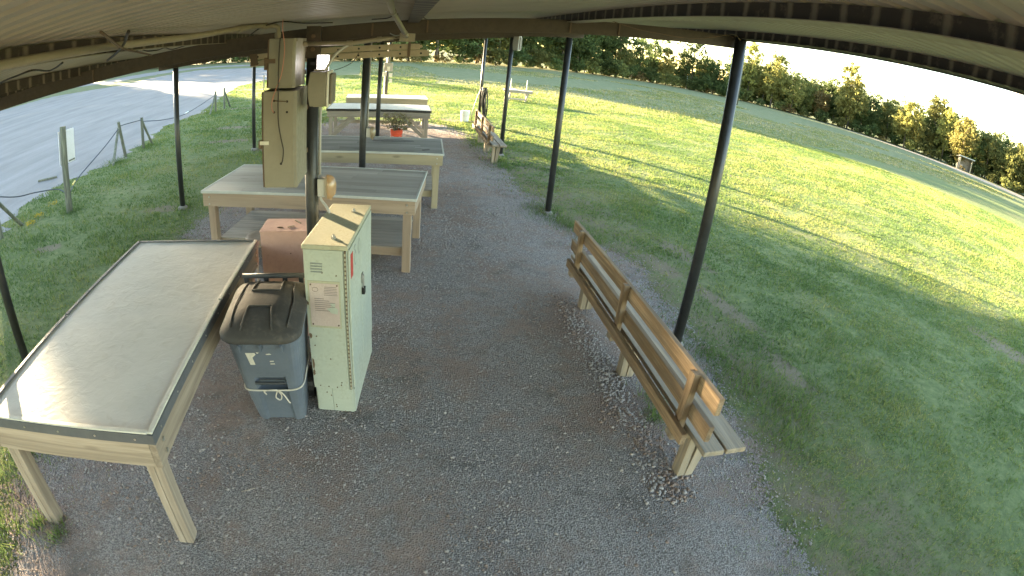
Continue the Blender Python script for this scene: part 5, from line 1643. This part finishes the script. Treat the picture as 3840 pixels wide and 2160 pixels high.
plant('open_a', x, y, 0.62, 1.0, 'first bare-trunked high-crowned oak across the road', 'tree', 'trees across the road on the left', 1.55)
x, y = sunpos(87, 8.4)
plant('open_a', x, y, 0.60, 3.0, 'second bare-trunked high-crowned oak across the road', 'tree', 'trees across the road on the left', 1.6)

# ------------------------------------------------------------------ grass, stones, weeds
def bare_mask(x, y):
    b = np.zeros(len(x), bool)
    for cx, cy, rx, ry, ro in BARE:
        dx, dy = x - cx, y - cy
        u = (dx * math.cos(ro) + dy * math.sin(ro)) / rx
        v = (-dx * math.sin(ro) + dy * math.cos(ro)) / ry
        b |= (u * u + v * v) < rng2.random(len(x)) * 1.5 - 0.45
    return b
rng2 = np.random.default_rng(99)

def blades(name, n, a0, a1, r0, r1, hfun, wfun, mat, seed, power=2.0, keep=None, tonebias=0.0):
    rg = np.random.default_rng(seed)
    a = np.radians(rg.uniform(a0, a1, n))
    u = rg.random(n)
    r = (r0 ** power + u * (r1 ** power - r0 ** power)) ** (1 / power)
    x, y = r * np.sin(a), r * np.cos(a)
    # clumping
    dens = 0.15 + 0.85 * vnoise(x + 40, y + 40, 1.7, seed) + 0.8 * (vnoise(x + 40, y + 40, 6.0, seed + 1) - 0.5)
    ok = rg.random(n) < dens
    ed = edge_dist(x, y)
    inp = inside(x, y, PAD)
    ok &= ~(inp & (rg.random(n) > 0.55 * np.exp(-ed / 0.22)))
    ok &= inp | (rg.random(n) < 0.30 + 0.70 * np.clip(ed / 0.7 + 0.8 * (vnoise(x + 7, y + 7, 1.9, 61) - 0.5), 0, 1))
    ok &= ~inside(x, y, ROAD) & ~bare_mask(x, y)
    if keep is not None:
        ok &= keep(x, y)
    x, y, r = x[ok], y[ok], r[ok]
    n = len(x)
    h = hfun(x, y, r) * rg.uniform(0.5, 1.25, n)
    w = wfun(r) * rg.uniform(0.7, 1.3, n)
    th = rg.uniform(0, 2 * np.pi, n)
    ln = rg.uniform(0.2, 1.0, n) * h
    la = rg.uniform(0, 2 * np.pi, n)
    V = np.empty((n, 3, 3))
    V[:, 0] = np.stack([x - w * np.cos(th), y - w * np.sin(th), np.full(n, 0.0)], 1)
    V[:, 1] = np.stack([x + w * np.cos(th), y + w * np.sin(th), np.full(n, 0.0)], 1)
    V[:, 2] = np.stack([x + ln * np.cos(la), y + ln * np.sin(la), h], 1)
    tone = np.repeat(np.clip(rg.beta(2, 2.6, n) + tonebias + 0.55 * (vnoise(x + 60, y + 60, 2.2, 51) - 0.5) + 0.5 * (vnoise(x + 60, y + 60, 0.45, 52) - 0.5), 0, 1), 3)
    return np_mesh(name, V.reshape(-1, 3), np.arange(n * 3).reshape(-1, 3), mat, 'stuff', tone)

def lawn_h(x, y, r):
    return 0.024 + 0.032 * vnoise(x + 20, y + 20, 0.9, 3) ** 2 + 0.04 * np.clip(vnoise(x + 20, y + 20, 2.3, 14) - 0.72, 0, 1)
blades('lawn_grass', 760000, 4, 88, 2.2, 34.0, lambda x, y, r: lawn_h(x, y, r), lambda r: 0.0007 + 0.0008 * r, M['grass'], 1, 1.0)
blades('lawn_grass', 420000, -64, 4, 2.6, 40.0, lambda x, y, r: lawn_h(x, y, r) * 1.15, lambda r: 0.0007 + 0.0008 * r, M['grass'], 3, 1.0)
blades('field_grass', 130000, -4, 66, 24.0, 75.0, lambda x, y, r: 0.06 + 0.12 * vnoise(x + 30, y + 30, 0.25, 7) ** 2, lambda r: 0.0008 * r, M['dry_grass'], 5, 1.3,
       lambda x, y: (y > 23 + 3 * vnoise(x, y, 0.2, 4)) & (vnoise(x + 50, y + 50, 0.16, 9) > 0.42), 0.05)
# taller tufts round posts and pad edges
def tufts():
    rg = np.random.default_rng(31)
    spots = [(2.35, 7.75, 0.33, 0.12), (2.55, 7.2, 0.25, 0.10), (2.75, 6.6, 0.3, 0.08), (3.05, 3.1, 0.30, 0.10), (3.25, 2.7, 0.28, 0.11), (2.9, 3.55, 0.22, 0.09), (2.95, 2.3, 0.3, 0.07), (2.3, 10.8, 0.2, 0.10),
             (2.3, 11.3, 0.22, 0.12), (-3.34, 7.85, 0.16, 0.08), (-6.6, 11.5, 0.3, 0.10), (-6.6, 13.2, 0.3, 0.10), (-5.6, 7.8, 0.2, 0.09), (-6.7, 19.2, 0.4, 0.12), (-2.75, 2.4, 0.3, 0.09), (-2.6, 1.6, 0.25, 0.10),
             (-2.3, 1.75, 0.07, 0.10), (-2.1, 1.70, 0.06, 0.09), (1.95, 2.75, 0.10, 0.10), (2.02, 3.0, 0.09, 0.08), (2.62, 3.72, 0.10, 0.08)]
    P = []
    for x, y, s, h in spots:
        n = int(1500 * s)
        P.append(np.stack([rg.normal(x, s * 0.55, n), rg.normal(y, s * 0.7, n), np.full(n, h)], 1))
    P = np.concatenate(P)
    n = len(P)
    h = P[:, 2] * rg.uniform(0.4, 1.2, n)
    w = rg.uniform(0.002, 0.0045, n)
    th, la = rg.uniform(0, 6.28, n), rg.uniform(0, 6.28, n)
    ln = rg.uniform(0.2, 0.9, n) * h
    V = np.empty((n, 3, 3))
    V[:, 0] = np.stack([P[:, 0] - w * np.cos(th), P[:, 1] - w * np.sin(th), np.zeros(n)], 1)
    V[:, 1] = np.stack([P[:, 0] + w * np.cos(th), P[:, 1] + w * np.sin(th), np.zeros(n)], 1)
    V[:, 2] = np.stack([P[:, 0] + ln * np.cos(la), P[:, 1] + ln * np.sin(la), h], 1)
    np_mesh('grass_tufts', V.reshape(-1, 3), np.arange(n * 3).reshape(-1, 3), M['grass'], 'stuff', np.repeat(rg.uniform(0.0, 0.45, n), 3))
tufts()

def stones(name, n, fun, seed):
    rg = np.random.default_rng(seed)
    ico = [(0, 0, 1)] + [(0.894 * math.cos(R(72 * k)), 0.894 * math.sin(R(72 * k)), 0.447) for k in range(5)] + [(0.894 * math.cos(R(36 + 72 * k)), 0.894 * math.sin(R(36 + 72 * k)), -0.447) for k in range(5)] + [(0, 0, -1)]
    T = [(0, 1 + k, 1 + (k + 1) % 5) for k in range(5)] + [(1 + k, 6 + k, 1 + (k + 1) % 5) for k in range(5)] + [(1 + (k + 1) % 5, 6 + k, 6 + (k + 1) % 5) for k in range(5)]
    ico, T = np.array(ico), np.array(T)
    x, y, s = fun(rg, n)
    n = len(x)
    sc = s[:, None] * rg.uniform(0.65, 1.25, (n, 3)) * np.array([1, 1, 0.7])
    th = rg.uniform(0, 6.28, n)
    V = ico[None] * (1 + 0.16 * rg.normal(size=(n, 12, 1))) * sc[:, None, :]
    c, si = np.cos(th)[:, None], np.sin(th)[:, None]
    X = V[..., 0] * c - V[..., 1] * si + x[:, None]
    Y = V[..., 0] * si + V[..., 1] * c + y[:, None]
    Z = V[..., 2] + s[:, None] * 0.22 + 0.006
    V = np.stack([X, Y, Z], -1).reshape(-1, 3)
    F = (T[None] + (np.arange(n) * 12)[:, None, None]).reshape(-1, 3)
    # colour: mostly grey-purple, in patches reddish
    red = vnoise(x + 20, y + 20, 1.1, 12) + 0.5 * (vnoise(x + 20, y + 20, 4.0, 13) - 0.5)
    tone = np.where(rg.random(n) < np.clip((red - 0.52) * 4, 0, 0.85), rg.uniform(0.84, 1.0, n), rg.beta(2, 2.2, n) * 0.8)
    return np_mesh(name, V, F, M['stone'], 'stuff', np.repeat(tone, 12))

def pad_near(rg, n):
    r = (1.0 + rg.random(n) * (9.0 ** 1.25 - 1)) ** (1 / 1.25) + 0.2
    a = np.radians(rg.uniform(-68, 62, n))
    x, y = r * np.sin(a), r * np.cos(a)
    ok = inside(x - np.sign(x) * np.abs(rg.normal(0, 0.24, n)) * (rg.random(n) < 0.6), y, PAD)
    x, y, r = x[ok], y[ok], r[ok]
    s = rg.gamma(3.0, 0.0009, len(x)) + 0.0018 + 0.0004 * r
    return x, y, np.minimum(s, 0.016)
stones('loose_gravel', 90000, pad_near, 5)
def pad_far(rg, n):
    y = rg.uniform(6, 16.5, n)
    x = rg.uniform(-2.8, 2.6, n)
    ok = inside(x, y, PAD)
    x, y = x[ok], y[ok]
    return x, y, rg.uniform(0.006, 0.014, len(x))
stones('loose_gravel', 16000, pad_far, 6)
def bench_side(rg, n):
    y = rg.uniform(1.9, 4.9, n)
    x = 1.72 + 0.03 * (y - 2) + rg.normal(0, 0.09, n)
    return x, y, rg.uniform(0.006, 0.017, n)
stones('coarse_gravel', 1500, bench_side, 7)
def table_side(rg, n):
    x, y = rg.uniform(-2.4, -0.9, n), rg.uniform(1.7, 3.0, n)
    return x, y, rg.uniform(0.006, 0.014, n)
stones('coarse_gravel', 420, table_side, 8)

# low clumps of yellow weeds in the left lawn
def weeds():
    rg = np.random.default_rng(17)
    pts = [(-2.95, 4.1), (-2.85, 4.35), (-3.05, 4.5), (-2.9, 3.9), (-2.8, 4.6), (-3.05, 3.35), (-2.98, 3.1), (-3.1, 2.95), (-3.0, 3.6), (-3.0, 2.7), (-6.2, 7.6), (-6.1, 7.2), (-6.3, 8.2)]
    V, F = [], []
    for x, y in pts:
        for k in range(60):
            a, r = rg.random() * 6.28, 0.10 * math.sqrt(rg.random())
            c = np.array([x + r * math.cos(a), y + r * math.sin(a), rg.uniform(0.03, 0.09)])
            d = rg.normal(size=3); d /= np.linalg.norm(d)
            e = np.cross(d, rg.normal(size=3)); e /= np.linalg.norm(e)
            o = len(V)
            l = rg.uniform(0.008, 0.018)
            V += [c - d * l, c + e * l * 0.6, c + d * l, c - e * l * 0.6]
            F.append((o, o + 1, o + 2, o + 3))
    k = NT('yellow_weed_flowers')
    m = k.pbr((0.42, 0.30, 0.04), 0.8, 0, None, 0.1)
    np_mesh('yellow_weeds', np.array(V), np.array(F), m, 'stuff')
weeds()

# straws lying about on the gravel
for i, (x, y, a, l, lab) in enumerate(((0.62, 1.32, 1.25, 0.10, 'pale straw stalk lying on the gravel near the bottom edge'), (0.70, 1.50, -0.4, 0.05, 'short pale straw beside a longer stalk on the gravel'),
                                       (-1.55, 2.08, -0.5, 0.13, 'long dry stem on the gravel under the near table'), (-0.95, 2.2, 0.3, 0.09, 'thin dry stem on the gravel in front of the bin'))):
    tag(MB().bar((x, y, 0.012), (x + l * math.cos(a), y + l * math.sin(a), 0.02), 0.0035, 0.0035).build('straw', M['lumber'][0]), lab, 'straw')
